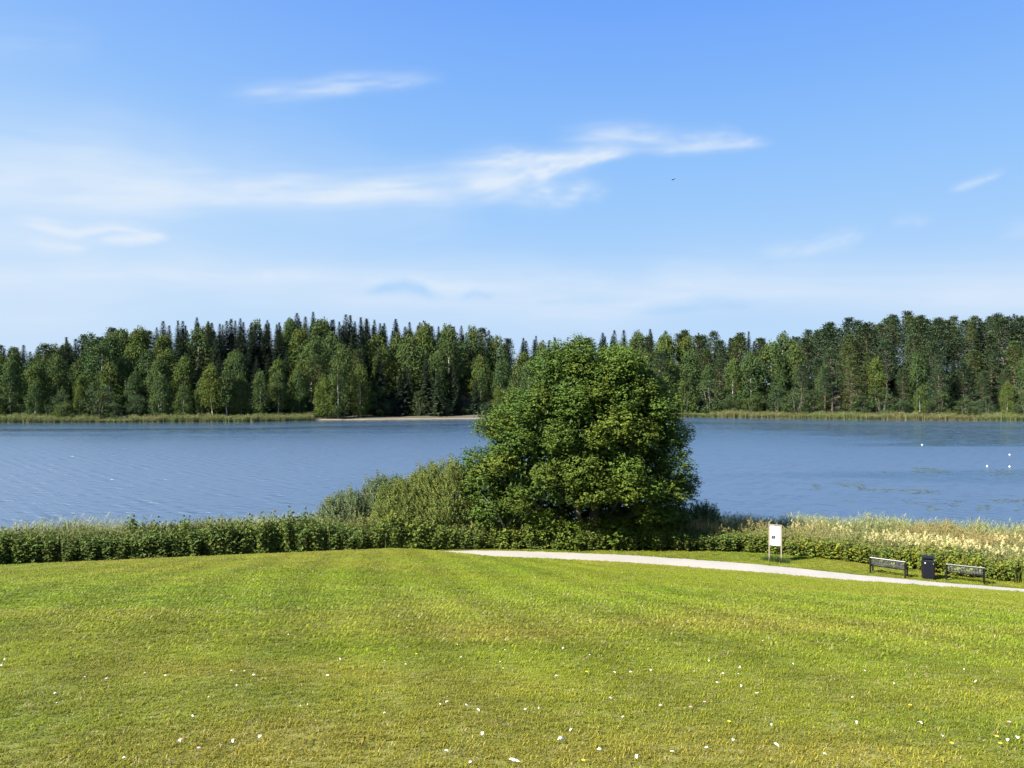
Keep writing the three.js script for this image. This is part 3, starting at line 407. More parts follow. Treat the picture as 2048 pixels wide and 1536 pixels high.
{
  const grey = [0.15, 0.19, 0.085], olive = [0.165, 0.2, 0.05], green = [0.09, 0.135, 0.04];
  const spots = [
    [895, 43.9, 3.1, 4.8, 1.9, olive, 9000, 'largest olive willow bush, pressed against the left flank of the big tree', 1],
    [765, 45.6, 2.0, 4.3, 1.5, grey, 5000, 'grey-green willow bush standing behind its neighbours by the water', 2],
    [805, 43.6, 2.1, 3.7, 1.3, olive, 5400, 'olive willow bush between the largest willow and the grey-green one', 3],
    [695, 45, 2.0, 3.3, 1.3, grey, 4200, 'low willow bush at the end of the row beside the reeds', 4],
    [1010, 43.8, 1.8, 3.3, 1.3, green, 3400, 'green willow bush under the big tree\'s low boughs', 5],
    [1402, 45.6, 1.3, 2.3, 1.0, green, 1300, 'small loose willow bush beyond the big tree\'s trunks, beside the flowering meadow', 6],
    [640, 45.4, 1.3, 1.9, 1.1, grey, 1700, 'lowest willow bush, half sunk in the reeds behind the hedge', 9],
    [852, 44.4, 1.9, 4.4, 1.4, olive, 3800, 'tall olive willow bush leaning against the largest one', 10],
    [1320, 43.8, 2.1, 2.5, 1.5, green, 2600, 'broad green willow bush under the big tree beside the small loose one', 7],
    [1240, 44.2, 1.6, 2.0, 1.3, green, 1800, 'low green willow bush just beside the big tree\'s trunks', 8],
  ];
  for (const [px, d, rx, h, rz, tint, n, label, seed] of spots) { const x = fromPx(px, d), t = thing('willow_bush', label, 'bush', [x, ground(x, d) - 0.05, -d], 0, { group: 'willow bushes round the big tree' }), [leaf, wood] = willow(seed * 17, rx, h, rz, tint, n); part(t, 'stems', wood, barkMat); part(t, 'foliage', leaf, leafWillow); }
  const x = fromPx(985, 41.9), tw = thing('dead_branch', 'pale bare dead branch poking out of the willow bushes', 'branch', [x, ground(x, 43) + 0, -41.9]), R = rng(66);
  const s = new Soup(); const stem = [[0.9, 0.1, -0.9], [0.5, 1.6, -0.3], [0.1, 2.4, 0.1], [-0.35, 2.9, 0.2]]; s.tube(stem, [0.04, 0.03, 0.02, 0.008], 5, [0.3, 0.28, 0.25]); for (let k = 0; k < 9; k++) { const b = stem[1 + (k % 2)], e = [b[0] - 0.2 - R() * 0.7, b[1] + R() * 0.9, b[2] + (R() - 0.5) * 0.6]; s.tube([b, e], [0.014, 0.005], 4, [0.32, 0.3, 0.27]); }
  part(tw, 'twigs', s.geometry(), barkMat);
}

// ------------------------------------------------------------------ tall herbs, meadow flowers and reeds on the bank
function herb(seed, h, spread, n, size, tint) { const R = rng(seed), s = new Soup(); for (let st = 0; st < 6; st++) { const a = R() * 6.283, l = spread * R(), top = [Math.cos(a) * l, h * (0.72 + 0.35 * R()), Math.sin(a) * l]; s.tube([[top[0] * 0.3, -0.15, top[2] * 0.3], top], [0.008, 0.004], 3, [0.09, 0.1, 0.04]);
    for (let k = 0; k < n; k++) { const q = 0.12 + 0.9 * (k + R() * 0.8) / n, b = k * 2.4 + R(), o = [top[0] * mix(0.3, 1, q), top[1] * q, top[2] * mix(0.3, 1, q)], c = shade(tint, R, 0.25, 0.12); for (let f = -1; f <= 1; f++) s.leaf([o[0] + Math.cos(b) * 0.06, o[1] + 0.02, o[2] + Math.sin(b) * 0.06], unit([Math.cos(b + f * 0.75), 0.35 - 1.0 * R(), Math.sin(b + f * 0.75)]), unit([Math.cos(b) * 0.7 + (R() - 0.5) * 0.9, 0.8, Math.sin(b) * 0.7 + (R() - 0.5) * 0.9]), size * (0.75 + 0.5 * R()), size * (0.5 + 0.25 * R()), c); } } return s.geometry(); }
function flowerHead(seed, h) { const R = rng(seed), s = new Soup(); for (let st = 0; st < 3; st++) { const a = R() * 6.283, l = 0.26 * R(), t = [Math.cos(a) * l, h * (0.85 + 0.25 * R()), Math.sin(a) * l]; s.tube([[t[0] * 0.5, h * 0.3, t[2] * 0.5], t], [0.006, 0.003], 3, [0.13, 0.14, 0.05]); for (let k = 0; k < 46; k++) { const v = ball(R); s.leaf([t[0] + v[0] * 0.055, t[1] + v[1] * 0.085, t[2] + v[2] * 0.055], unit(ball(R)), unit([v[0], v[1] + 0.8, v[2]]), 0.032, 0.03, shade([0.62, 0.55, 0.27], R, 0.15, 0.04)); } } return s.geometry(); }
function grassClump(seed, h, n, w, tint, plume) { const R = rng(seed), s = new Soup(); for (let k = 0; k < n; k++) { const a = R() * 6.283, r = 0.28 * Math.sqrt(R()), p = [Math.cos(a) * r, -0.1, Math.sin(a) * r], hh = h * (0.65 + 0.45 * R()), t = R() * 6.283, c = shade(tint, R, 0.22, 0.1); s.blade(p, hh, w, t, 0.08 + 0.3 * R(), c); if (k % 2 === 0) { const q = [p[0] + Math.cos(t) * 0.1, 0, p[2] + Math.sin(t) * 0.1], H = hh * 1.08; s.blade(q, H, w * 0.5, t, 0.05, plume); for (let f = 0; f < 7; f++) { const b = R() * 6.283; s.leaf([q[0] + Math.cos(t) * 0.05 * H, H * (0.82 + 0.024 * f), q[2] + Math.sin(t) * 0.05 * H], unit([Math.cos(b), 1.1, Math.sin(b)]), unit([-Math.sin(b), 0.4, Math.cos(b)]), 0.1, 0.03, shade(plume, R, 0.2, 0.05), 0); } } } return s.geometry(); }
{
  const R = rng(4242), herbs = [herb(51, 1.3, 0.5, 14, 0.135, [0.1, 0.145, 0.034]), herb(52, 1.25, 0.45, 15, 0.125, [0.115, 0.155, 0.034])], low = herb(53, 0.8, 0.45, 11, 0.13, [0.15, 0.19, 0.035]), head = flowerHead(61, 1.35);
  const straw = grassClump(62, 1.35, 22, 0.016, [0.15, 0.185, 0.055], [0.25, 0.225, 0.1]), lush = grassClump(63, 0.95, 26, 0.016, [0.125, 0.175, 0.04], [0.2, 0.205, 0.085]), reed = reedClump(64, 2.0, 9, 0.022, [0.15, 0.185, 0.07], [0.3, 0.28, 0.15]);
  const grassMat = leafy(0.3, 0.85), petal = leafy(0.3, 0.9);
  const A = [[], []], Bq = [], C = [], S1 = [], S2 = [], Lf = [], Rf = [], Lr = [], Rr = [], Lg = [];
  const item = (list, x, d, s, tall, col, lean = 0.08, sink = 0) => { const k = 0.85 + 0.3 * R(); list.push([x, ground(x, d) - sink, -d, R() * 6.283, s * (0.85 + 0.3 * R()), tall * (0.82 + 0.36 * R()), lean, col[0] * k, col[1] * k, col[2] * k]); };
  for (let x = -62; x < 5.0; x += 0.21) for (let k = 0; k < 9; k++) {                                   // the leafy bramble hedge along the path
    const xx = x + R() * 0.3, d = bankFrom(xx) - 0.05 + Math.pow(R(), 1.2) * 2.6, n = fbm(xx * 0.35, d * 0.5, 3), tall = mix(1.12, 0.9, smooth(-6, -1, xx)) * (0.55 + 0.95 * n), warm = smooth(-11, -2, xx);
    if (k === 8 && R() < 0.5) { item(S2, xx, d, 0.9, 0.9 + 0.7 * R(), [1, 1.05, 0.9]); continue; } if (k === 7 && R() < 0.5) { item(Bq, xx, d - 0.25 - 0.35 * R(), 0.8, 0.5 * R() + 0.3, [0.9, 1, 0.9]); continue; } item(A[R() < 0.5 ? 0 : 1], xx, d, 1, tall * (R() < 0.12 ? 1.3 : 1), [mix(1.0, 1.5, warm * n * 1.4), mix(1.02, 1.35, warm * n * 1.4), 0.9]); }
  for (let x = -62; x < -2; x += 0.16) for (let k = 0; k < 3; k++) { const xx = x + R() * 0.3, d = bankFrom(xx) + 1.9 + R() * 2.0; item(Lg, xx, d, 1.15, 1.62 * (0.85 + 0.3 * fbm(xx * 0.3, 3, 2)), [1, 1.05, 0.9]); }
  for (let x = -62; x < -9.4; x += 0.13) for (let k = 0; k < 4; k++) { const xx = x + R() * 0.3, d = shoreAt(xx) - 1.8 + R() * 3.4; item(Lr, xx, d, 1, 1.1 * (0.75 + 0.5 * fbm(xx * 0.4, 7, 3)), [1.05, 1.1, 1.15], 0.1); }
  for (let x = -9; x < 5; x += 0.5) if (R() < 0.75) { const xx = x + R() * 0.5, d = bankFrom(xx) + 0.5 + R() * 1.2; item(Lf, xx, d, 0.75, 0.93, [1, 1, 1]); }
  for (let x = 2; x < 46; x += 0.2) for (let k = 0; k < 8; k++) {                                       // nettles and herbs in front of the meadow
    const xx = x + R() * 0.3, v = bankFrom(xx), d = v - 0.1 + R() * mix(2.4, 3.2, smooth(14, 24, xx)), n = fbm(xx * 0.4 + 9, d * 0.6, 3); item(xx > 13 ? (k % 4 === 3 ? A[0] : k === 2 ? S2 : Bq) : A[k % 2], xx, d, 0.9, (xx > 13 && k % 4 !== 3 ? 1.35 : 1) * mix(0.55, 1.1, n) * mix(0.9, 1.0, smooth(14, 22, xx)), [mix(0.85, 1.5, n), mix(0.9, 1.35, n), 0.85]); }
  for (let x = 5; x < 46; x += 0.16) for (let k = 0; k < 9; k++) { const xx = x + R() * 0.3, v = bankFrom(xx) + 1.2, s = shoreAt(xx), d = mix(v, s - 0.5, R()), dry = fbm(xx * 0.3 + 2, d * 0.35, 3); item(dry > 0.53 ? S1 : S2, xx, d, 1.05, mix(0.9, 1.12, R()), [mix(0.9, 1.15, dry), 1, 0.9]); }
  for (let i = 0; i < 1000; i++) { const xx = 12 + R() * 30, v = bankFrom(xx), d = v + 1.3 + Math.pow(R(), 1.6) * 6.5, n = fbm(xx * 0.5 + 31, d * 0.7, 3); if (n < 0.52 + 0.12 * R()) continue; item(Rf, xx, d, 1.0, 0.98, [1, 1, 1]); }
  for (let x = 6; x < 48; x += 0.12) for (let k = 0; k < 4; k++) { const xx = x + R() * 0.3, d = shoreAt(xx) - 2 + R() * 4.2; item(Rr, xx, d, 1, 0.8 * (0.7 + 0.5 * fbm(xx * 0.4, 17, 3)), [1.1, 1.15, 0.9], 0.1); }
  copies('bramble_hedge', herbs[0], leafHerb, A[0], 'thick leafy dark green hedge of brambles and nettles along the path', 'hedge');
  copies('nettle_thicket', herbs[1], leafHerb, A[1], 'broad-leaved nettles growing through the bramble hedge', 'nettles');
  copies('low_herbs', low, leafHerb, Bq, 'low bright green herbs along the foot of the hedge and meadow', 'herbs');
  copies('meadowsweet_flowers', head, petal, Rf, 'cream meadowsweet flower heads above the herbs behind the benches', 'flowers');
  copies('meadowsweet_flowers', head, petal, Lf, 'few cream flower heads on top of the low hedge by the big tree', 'flowers');
  copies('tall_dry_grass', straw, grassMat, S1, 'tall straw-coloured grass of the lakeside meadow behind the benches', 'grass');
  copies('tall_green_grass', lush, grassMat, S2, 'tall green grass among the straw-coloured meadow and the hedge', 'grass');
  copies('tall_green_grass', lush, grassMat, Lg, 'yellow-green grass standing between the bramble hedge and the reeds', 'grass');
  copies('shore_reeds', reed, grassMat, Lr, 'grey-green reeds at the near waterline behind the bramble hedge', 'reeds');
  copies('shore_reeds', reed, grassMat, Rr, 'green reeds at the near waterline behind the flowering meadow', 'reeds');
}

// ------------------------------------------------------------------ water lily leaves and floats on the lake
{
  const R = rng(88), g = new THREE.CircleGeometry(0.17, 10, 0.25, 5.8); g.rotateX(-Math.PI / 2); const L = [];
  for (const [x0, y0, x1, y1, n] of [[1765, 935, 1900, 946, 330], [1620, 966, 1730, 980, 220], [1730, 978, 1880, 988, 190], [1960, 938, 2080, 952, 190], [1850, 998, 2080, 1022, 520], [1680, 1000, 1850, 1016, 120]]) for (let i = 0; i < n; i++) { const u = R(), v = R(), px = mix(x0, x1, u), py = mix(y0, y1, v); if (fbm(px * 0.03, py * 0.14, 3) < 0.53) continue; const d = FOCAL * EYE / (py - 770), s = 0.45 + 0.55 * R(), k = 0.8 + 0.4 * R(); L.push([fromPx(px, d), 0.012 + 0.008 * R(), -d, R() * 6.28, s, s, 0.05, 0.085 * k, 0.11 * k, 0.06 * k]); }
  copies('lily_pads', g, new THREE.MeshStandardMaterial({ color: 0xffffff, roughness: 0.35, side: THREE.DoubleSide }), L, 'patches of green lily pads floating on the lake behind the benches', 'lily pads');
  const white = solid(0.82, 0.82, 0.8, 0.4), dark = solid(0.08, 0.08, 0.09, 0.6);
  const lab = ['white float resting by itself on open water, away from the other three', 'white float on open water behind the lily pads', 'white float on open water behind the lily pads', 'white float on open water behind the lily pads'];
  [[1844, 890, 0.15, 0.13], [1974, 933, 0.1, 0.16], [2019, 910, 0.11, 0.14], [2019, 934, 0.09, 0.16]].forEach(([px, py, r, h], i) => { const d = FOCAL * EYE / (py - 770), t = thing('buoy', lab[i], 'buoy', [fromPx(px, d), 0, -d], 0, i ? { group: 'white floats on the lake' } : {}); part(t, 'body', new THREE.LatheGeometry([[0, -0.12], [0.7, -0.1], [1, 0], [0.97, 0.35], [0.75, 0.75], [0.35, 0.97], [0.12, 1.02], [0.12, 1.12], [0, 1.14]].map(([a, b]) => new THREE.Vector2(a * r, b * h)), 18), white); const ring = part(t, 'eye_ring', new THREE.TorusGeometry(0.035, 0.01, 6, 12), dark); ring.position.y = h * 1.2; });
}

// ------------------------------------------------------------------ the bird
{
  const d = 95, t = thing('bird', 'small dark bird gliding with spread wings high above the lake', 'bird', [fromPx(1347, d), EYE + (770 - 359) / FOCAL * d, -d], 0.25); t.rotation.z = 0.33;
  const m = solid(0.035, 0.035, 0.04, 0.8), wing = (s) => { const g = new Soup(), c = [1, 1, 1], P = [[0, 0.02, -0.07], [0, 0.02, 0.07], [s * 0.17, 0.075, -0.1], [s * 0.17, 0.075, 0.04], [s * 0.36, 0.04, 0.02], [s * 0.3, 0.05, 0.06]]; const q = P.map((p) => [p[0], p[1] + 0.012, p[2]]); for (const V of [P, q]) { g.tri(V[0], V[2], V[1], c); g.tri(V[1], V[2], V[3], c); g.tri(V[2], V[4], V[3], c); g.tri(V[3], V[4], V[5], c); } const o = [0, 2, 4, 5, 3, 1]; for (let k = 0; k + 1 < 6; k++) { g.tri(P[o[k]], P[o[k + 1]], q[o[k]], c); g.tri(P[o[k + 1]], q[o[k + 1]], q[o[k]], c); } return g.geometry(); };
  const b = new THREE.LatheGeometry([[0, -0.2], [0.02, -0.17], [0.05, -0.05], [0.055, 0.02], [0.035, 0.1], [0.04, 0.13], [0.03, 0.165], [0.008, 0.185], [0, 0.21]].map(([r, y]) => new THREE.Vector2(r, y)), 12); b.rotateX(-Math.PI / 2); b.rotateY(0.9);
  part(t, 'body', b, m); for (const s of [-1, 1]) part(t, 'wing', wing(s), m);
  const tail = new THREE.ConeGeometry(0.06, 0.14, 5); tail.scale(1, 1, 0.2); tail.rotateX(Math.PI / 2); tail.translate(0, 0, 0.2); tail.rotateY(0.9); part(t, 'tail', tail, m);
}

// ------------------------------------------------------------------ benches, bin and sign by the path
const dull = (r, g, b, rough) => new THREE.MeshPhysicalMaterial({ color: new THREE.Color().setRGB(r, g, b), roughness: rough, specularIntensity: 0.35 }), steel = dull(0.006, 0.006, 0.007, 0.55), rodMat = solid(0.26, 0.26, 0.25, 0.4, 0.3), railMat = solid(0.30, 0.30, 0.28, 0.4, 0.4);
const box = (w, h, d, x, y, z, r = 0.008) => { const g = new RoundedBoxGeometry(w, h, d, 2, Math.min(r, w / 2.1, h / 2.1, d / 2.1)); g.translate(x, y, z); return g; };
const bar = (a, b, w, t) => { const A = new THREE.Vector3(...a), B = new THREE.Vector3(...b), g = new THREE.BoxGeometry(w, A.distanceTo(B), t); g.applyQuaternion(new THREE.Quaternion().setFromUnitVectors(new THREE.Vector3(0, 1, 0), B.clone().sub(A).normalize())); g.translate((A.x + B.x) / 2, (A.y + B.y) / 2, (A.z + B.z) / 2); return g; };
function bench(px, py, turn, label) {
  const [x, y, z] = onGround(px, py), t = thing('park_bench', label, 'bench', [x, y, z], turn, { group: 'metal benches by the path' }), L = 1.55;
  for (const s of [-1, 1]) {
    part(t, 'leg', box(0.07, 0.9, 0.07, s * L / 2, 0.33, 0.02), steel);                                  // tall rear post
    part(t, 'leg', box(0.07, 0.52, 0.07, s * L / 2, 0.14, -0.5), steel);                                 // short front post
    part(t, 'armrest', mergeGeometries([bar([s * L / 2, 0.39, -0.5], [s * L / 2, 0.62, -0.4], 0.045, 0.04), bar([s * L / 2, 0.62, -0.4], [s * L / 2, 0.64, 0.0], 0.045, 0.035)]), steel);
    part(t, 'seat_bracket', bar([s * L / 2 * 0.965, 0.41, -0.5], [s * L / 2 * 0.965, 0.37, 0.0], 0.04, 0.05), steel);
  }
  part(t, 'top_rail', box(L + 0.04, 0.04, 0.06, 0, 0.79, 0.04, 0.015), railMat);
  part(t, 'back_rail', box(L - 0.08, 0.045, 0.03, 0, 0.74, 0.02), steel); part(t, 'lower_rail', box(L - 0.08, 0.05, 0.035, 0, 0.39, -0.04), steel); part(t, 'front_rail', box(L - 0.08, 0.045, 0.04, 0, 0.41, -0.5), steel);
  const curve = new THREE.CatmullRomCurve3([[0, 0.75, 0.035], [0, 0.6, 0.015], [0, 0.46, -0.02], [0, 0.42, -0.09], [0, 0.42, -0.3], [0, 0.44, -0.5]].map((p) => new THREE.Vector3(...p))), rod = new THREE.TubeGeometry(curve, 14, 0.0085, 6);
  for (let k = 0; k < 24; k++) part(t, 'slat', rod, rodMat).position.x = mix(-L / 2 + 0.09, L / 2 - 0.09, k / 23);
  return t;
}
bench(1775, 1151, -0.66, 'black metal bench between the white sign and the litter bin');
bench(1930, 1164.5, -0.52, 'black metal bench on the far side of the litter bin from the sign');
{
  const [x, y, z] = onGround(1856, 1157.5), t = thing('litter_bin', 'dark navy litter bin with a raised lid between the two benches', 'litter bin', [x, y, z], -0.38), navy = dull(0.007, 0.008, 0.013, 0.5), ink = solid(0.008, 0.009, 0.012, 0.7);
  part(t, 'body', box(0.52, 0.9, 0.44, 0, 0.43, 0, 0.03), navy); part(t, 'door', box(0.44, 0.78, 0.02, 0, 0.42, 0.225, 0.008), navy);
  part(t, 'inner_rim', box(0.4, 0.1, 0.34, 0, 0.92, 0, 0.02), ink);
  for (const a of [-1, 1]) for (const b of [-1, 1]) part(t, 'lid_post', box(0.035, 0.16, 0.035, a * 0.2, 0.95, b * 0.16), navy);
  const lid = new THREE.LatheGeometry([[0, 0.075], [0.3, 0.062], [0.37, 0.05], [0.39, 0.03], [0.385, -0.02], [0, -0.02]].map(([r, h]) => new THREE.Vector2(r, h)), 4); lid.rotateY(Math.PI / 4); lid.scale(1.03, 1, 0.9); lid.translate(0, 1.03, 0); part(t, 'lid', lid.toNonIndexed(), navy).geometry.computeVertexNormals();
  part(t, 'sticker', box(0.06, 0.05, 0.004, -0.16, 0.8, 0.238, 0.001), solid(0.6, 0.6, 0.6, 0.6)); part(t, 'lock', box(0.03, 0.06, 0.012, 0.19, 0.78, 0.241, 0.004), solid(0.55, 0.55, 0.55, 0.3, 0.7)); part(t, 'foot', box(0.44, 0.1, 0.36, 0, -0.04, 0, 0.01), ink);
}
{
  const [x, y, z] = onGround(1550.5, 1122.5), t = thing('information_sign', 'white information sign on two weathered wooden posts beside the path', 'sign', [x, y, z], -0.5), wood = new THREE.MeshStandardMaterial({ color: new THREE.Color().setRGB(0.24, 0.205, 0.16), roughness: 0.85, map: grain(128, (u, v) => 0.7 + 0.3 * fbm(u * 40, v * 3, 3)) });
  for (const s of [-1, 1]) part(t, 'post', box(0.07, 2.1, 0.07, s * 0.3, 0.82, 0), wood);
  part(t, 'backboard', box(0.53, 1.04, 0.02, 0, 1.33, 0.03), wood); part(t, 'top_rail', box(0.7, 0.04, 0.1, 0, 1.892, 0), wood);
  const cv = document.createElement('canvas'); cv.width = 256; cv.height = 512; const c = cv.getContext('2d'); c.fillStyle = '#f3f1f4'; c.fillRect(0, 0, 256, 512);
  c.fillStyle = '#d9a3ad'; c.beginPath(); c.moveTo(96, 78); c.quadraticCurveTo(112, 62, 128, 78); c.quadraticCurveTo(112, 100, 96, 78); c.fill(); c.fillRect(72, 108, 96, 12);
  c.fillStyle = '#3c3a48'; c.beginPath(); c.arc(206, 132, 12, 0, 7); c.fill(); c.fillStyle = '#b9a9b4'; c.fillRect(20, 126, 22, 10);
  c.fillStyle = '#3a3946'; c.beginPath(); c.moveTo(24, 344); c.lineTo(34, 278); c.lineTo(60, 250); c.lineTo(112, 244); c.lineTo(140, 258); c.lineTo(146, 296); c.lineTo(118, 344); c.closePath(); c.fill(); c.fillStyle = '#5b5a66'; c.fillRect(26, 226, 20, 12); c.fillRect(64, 216, 44, 20); c.fillStyle = '#8d8c98'; c.fillRect(68, 280, 32, 10); c.fillRect(78, 302, 26, 8);
  c.fillStyle = '#a9a8ae'; c.fillRect(172, 284, 44, 6); c.fillStyle = '#dcdadf'; c.fillRect(84, 432, 10, 34); for (let k = 0; k < 9; k++) { c.fillRect(152, 316 + k * 12, 70 - (k % 3) * 14, 3); }
  const print = new THREE.CanvasTexture(cv); print.colorSpace = THREE.SRGBColorSpace; print.magFilter = THREE.LinearFilter;
  const face = new THREE.PlaneGeometry(0.5, 1.0); const panel = part(t, 'panel', box(0.51, 1.01, 0.012, 0, 1.33, 0.048, 0.002), solid(0.72, 0.71, 0.72, 0.5)); face.translate(0, 1.33, 0.0575); part(panel, 'print', face, new THREE.MeshStandardMaterial({ map: print, color: new THREE.Color().setRGB(0.8, 0.8, 0.8), roughness: 0.5 }));
  const R = rng(97), s = new Soup(); for (let k = 0; k < 420; k++) { const a = R() * 6.283, r = Math.sqrt(R()); s.blade([Math.cos(a) * r * 0.75, -0.03, Math.sin(a) * r * 0.42], 0.46 * (1 - 0.7 * r) + 0.08, 0.016, R() * 6.283, 0.3 + 0.4 * R(), shade([0.05, 0.09, 0.018], R, 0.25, 0.1)); }
  const tuft = top('grass_tuft', s.geometry(), leafy(0.3, 0.85), 'dark tuft of uncut grass round the feet of the white sign', 'grass', { kind: 'stuff' }); tuft.position.set(x, y, z); tuft.rotation.y = -0.5;
}

// ------------------------------------------------------------------ mown grass
{
  const tuft = (seed, n, h, w, spread) => { const R = rng(seed), s = new Soup(); for (let k = 0; k < n; k++) { const a = R() * 6.283, r = spread * Math.sqrt(R()), c = shade([1, 1, 1], R, 0.5, 0.1); s.blade([Math.cos(a) * r, -0.008, Math.sin(a) * r], h * (0.55 + 0.7 * R()), w * (0.7 + 0.6 * R()), R() * 6.283, 0.25 + 0.85 * R(), c); } return s.geometry(); };
  const R = rng(2024), near = [], middle = [], far = [], mat = leafy(0.35, 0.7);
  const sow = (list, d0, d1, per, s, in0, in1, out0, out1) => { const reach = (d) => d * 0.695 + 1.2; let area = 0; for (let d = d0; d < d1; d += 0.1) area += 0.1 * 2 * reach(d); const n = Math.round(area * per); for (let i = 0; i < n; i++) { let d, x; do { d = mix(d0, d1, R()); x = (R() * 2 - 1) * reach(d1); } while (Math.abs(x) > reach(d)); if (R() > smooth(in0, in1, d) * smooth(out1, out0, d)) continue; const mid = pathMid(x), w = pathWide(x) / 2, off = Math.abs(d - mid) - w; if (off < -0.1 + 0.16 * R() || d > bankFrom(x) + 0.3) continue;
      const c = lawnColor(x, d), k = 0.85 + 0.3 * R(), dead = R() < 0.045 ? 1 : 0, longer = off < 0.25 ? 1.7 : 1; list.push([x, ground(x, d), -d, R() * 6.283, s * (0.8 + 0.4 * R()), s * longer * (0.4 + 1.15 * fbm(x * 2.6, d * 2.6, 2)), 0.2, mix(c[0] * k, 0.3 * k, dead), mix(c[1] * k, 0.26 * k, dead), mix(c[2] * k, 0.11 * k, dead)]); } };
  sow(near, 4.2, 14, 560, 1, 0, 1, 9, 14); sow(middle, 8, 25, 240, 1.3, 8, 13, 18, 25); sow(far, 17, 42.6, 110, 1.7, 17, 24, 50, 60);
  copies('lawn_grass', tuft(81, 16, 0.036, 0.005, 0.05), mat, near, 'short yellow-green grass blades of the lawn scattered with feathers', 'grass');
  copies('lawn_grass', tuft(82, 16, 0.036, 0.006, 0.055), mat, middle, 'short grass blades across the middle of the lawn', 'grass');
  copies('lawn_grass', tuft(83, 18, 0.036, 0.007, 0.065), mat, far, 'short grass blades of the lawn beside the gravel path', 'grass');
}

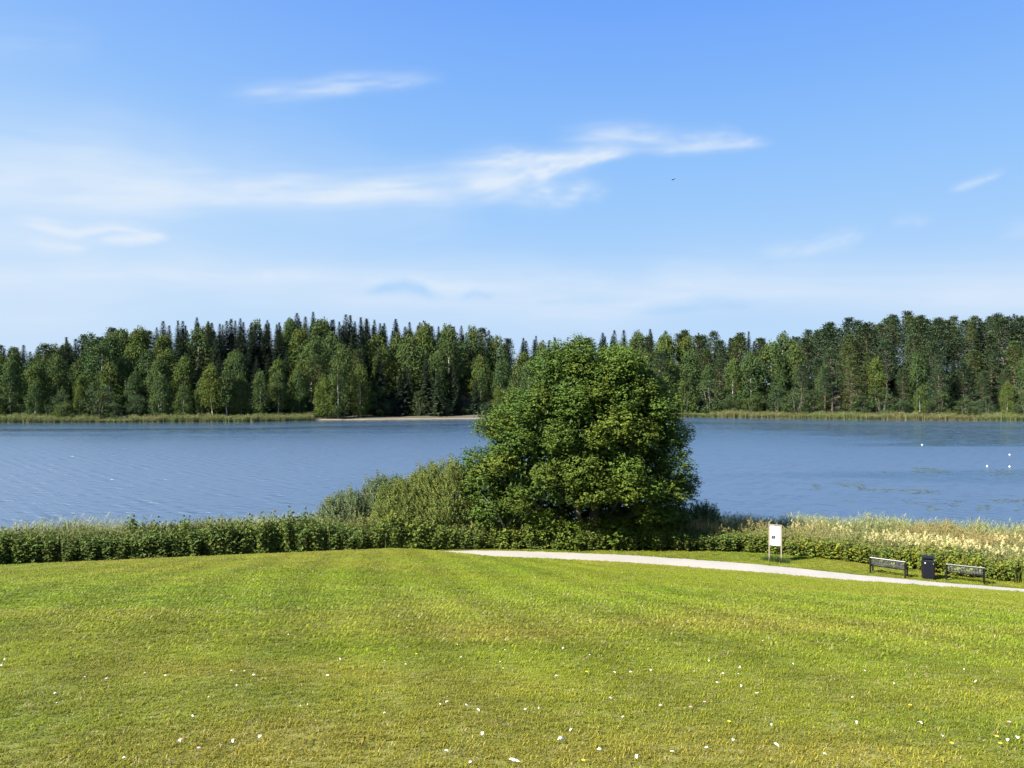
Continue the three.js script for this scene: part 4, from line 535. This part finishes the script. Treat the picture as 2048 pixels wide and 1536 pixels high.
// ------------------------------------------------------------------ feathers and small flowers lying in the lawn
{
  const feather = (seed, L, W, curl) => { const R = rng(seed), s = new Soup(), n = 9, c = [0.86, 0.85, 0.82], q = [], at = (t) => [L * (t - 0.4), Math.sin(t * 3.1) * curl * L, 0.05 * L * Math.sin(t * 4)]; for (let k = 0; k <= n; k++) q.push(at(k / n)); s.tube(q, q.map((_, k) => mix(0.0016, 0.0005, k / n)), 4, [0.8, 0.78, 0.7]);
    for (const sd of [-1, 1]) for (let k = 1; k < n; k++) { const t = k / n, w = W * Math.pow(Math.sin(Math.PI * clamp(0.12 + t * 0.83)), 0.7) * (0.85 + 0.25 * R()), a = at(t - 0.06), b = at(Math.min(1, t + 0.07)), m = [a[0] + L * 0.16, a[1] + w * (0.25 + 0.5 * R() * (t < 0.35 ? 2 : 0.6)), a[2] + sd * w], e = [b[0] + L * 0.15, b[1] + w * 0.3, b[2] + sd * w]; s.tri(a, b, m, c); s.tri(b, e, m, c); } return s.geometry(); };
  const plain = [feather(1, 0.075, 0.016, 0.12), feather(2, 0.06, 0.02, 0.2), feather(3, 0.05, 0.018, 0.3)], down = feather(4, 0.07, 0.034, 0.35), long = feather(5, 0.15, 0.024, 0.07), mat = leafy(0.25, 0.8), R = rng(37);
  const drop = (g, px, py, s, label, group) => { const [x, y, z] = onGround(px, py), m = top('feather', g, mat, label, 'feather', group ? { group } : {}); m.position.set(x, y + 0.034, z); m.rotation.set((R() - 0.5) * 0.5 + 0.15, R() * 6.283, (R() - 0.5) * 0.5); m.scale.setScalar(s * (py > 1450 ? 0.52 : 0.42)); };
  drop(down, 1119, 1487, 1.25, 'largest fluffy white down feather in the lawn, above a darker green patch', 0); drop(long, 1025, 1529, 1, 'long white quill feather lying flat in the lawn', 0); scene.children[scene.children.length - 1].rotation.set(0.1, -0.5, 0);
  const spots = [[1142, 1466], [964, 1475], [1197, 1509], [893, 1410], [880, 1416], [770, 1433], [957, 1427], [932, 1418], [814, 1260], [922, 1320], [1000, 1329], [1006, 1343], [914, 1293], [812, 1335], [769, 1327], [680, 1325], [656, 1357], [615, 1417], [601, 1419], [507, 1357], [489, 1348], [462, 1348], [473, 1378], [418, 1402], [416, 1285], [385, 1440], [360, 1490], [330, 1357], [290, 1353], [170, 1361], [213, 1364], [110, 1395], [113, 1414], [9, 1325], [2, 1337], [250, 1528], [466, 1490], [519, 1484], [1180, 1315], [1112, 1358], [1125, 1301], [1301, 1346], [1228, 1350], [1260, 1351], [1388, 1349], [1417, 1326], [1447, 1354], [1480, 1340], [1476, 1353], [1433, 1372], [1483, 1378], [1516, 1394], [1320, 1419], [1219, 1404], [1245, 1440], [1050, 1427], [1077, 1424], [1346, 1514], [1414, 1506], [1467, 1489], [1551, 1496], [1650, 1517], [1525, 1287], [1729, 1347], [1787, 1373], [1927, 1345], [1841, 1453], [1712, 1453], [1884, 1479], [1950, 1370], [2015, 1488], [2035, 1484], [894, 1513], [576, 1274], [1704, 1401], [1010, 1305], [1585, 1333], [1542, 1459], [1273, 1520], [940, 1534]];
  spots.forEach(([px, py], i) => drop(plain[i % 3], px, py, 0.75 + 0.6 * R(), 'small white feather lying in the mown grass', 'small white feathers scattered on the lawn'));
  const head = new THREE.SphereGeometry(0.014, 10, 6), petals = mergeGeometries(Array.from({ length: 8 }, (_, k) => { const g = new THREE.SphereGeometry(0.009, 6, 4); g.scale(1.2, 0.35, 0.7); g.translate(0.014, 0.003, 0); g.rotateY(k * Math.PI / 4); return g; })), stalk = new THREE.CylinderGeometry(0.0016, 0.002, 0.06, 5); stalk.translate(0, -0.03, 0); head.scale(1, 0.5, 1);
  const yellow = solid(0.75, 0.55, 0.02, 0.7), green = solid(0.1, 0.15, 0.03, 0.8), pink = solid(0.6, 0.3, 0.34, 0.8);
  const flower = (px, py, mat, name, label, group) => { const [x, y, z] = onGround(px, py), t = thing(name, label, 'flower', [x, y + 0.05, z], R() * 6, { group }); part(t, 'stalk', stalk, green); part(t, 'centre', head, mat); part(t, 'petals', petals, mat); t.scale.setScalar(0.62); t.position.y -= 0.014; };
  for (const [px, py] of [[1167, 1529], [2000, 1495], [1903, 1495], [833, 1314], [1458, 1450], [1173, 1349], [1820, 1418], [1993, 1480]]) flower(px, py, yellow, 'yellow_flower', 'small yellow flower in the mown grass', 'small yellow flowers in the lawn');
  for (const [px, py] of [[1478, 1341], [1409, 1411], [1381, 1422], [2018, 1452], [362, 1488], [398, 1507]]) flower(px, py, pink, 'pink_clover', 'pink clover head in the mown grass', 'pink clover heads in the lawn');
}
shadows(scene);
renderer.render(scene, camera);
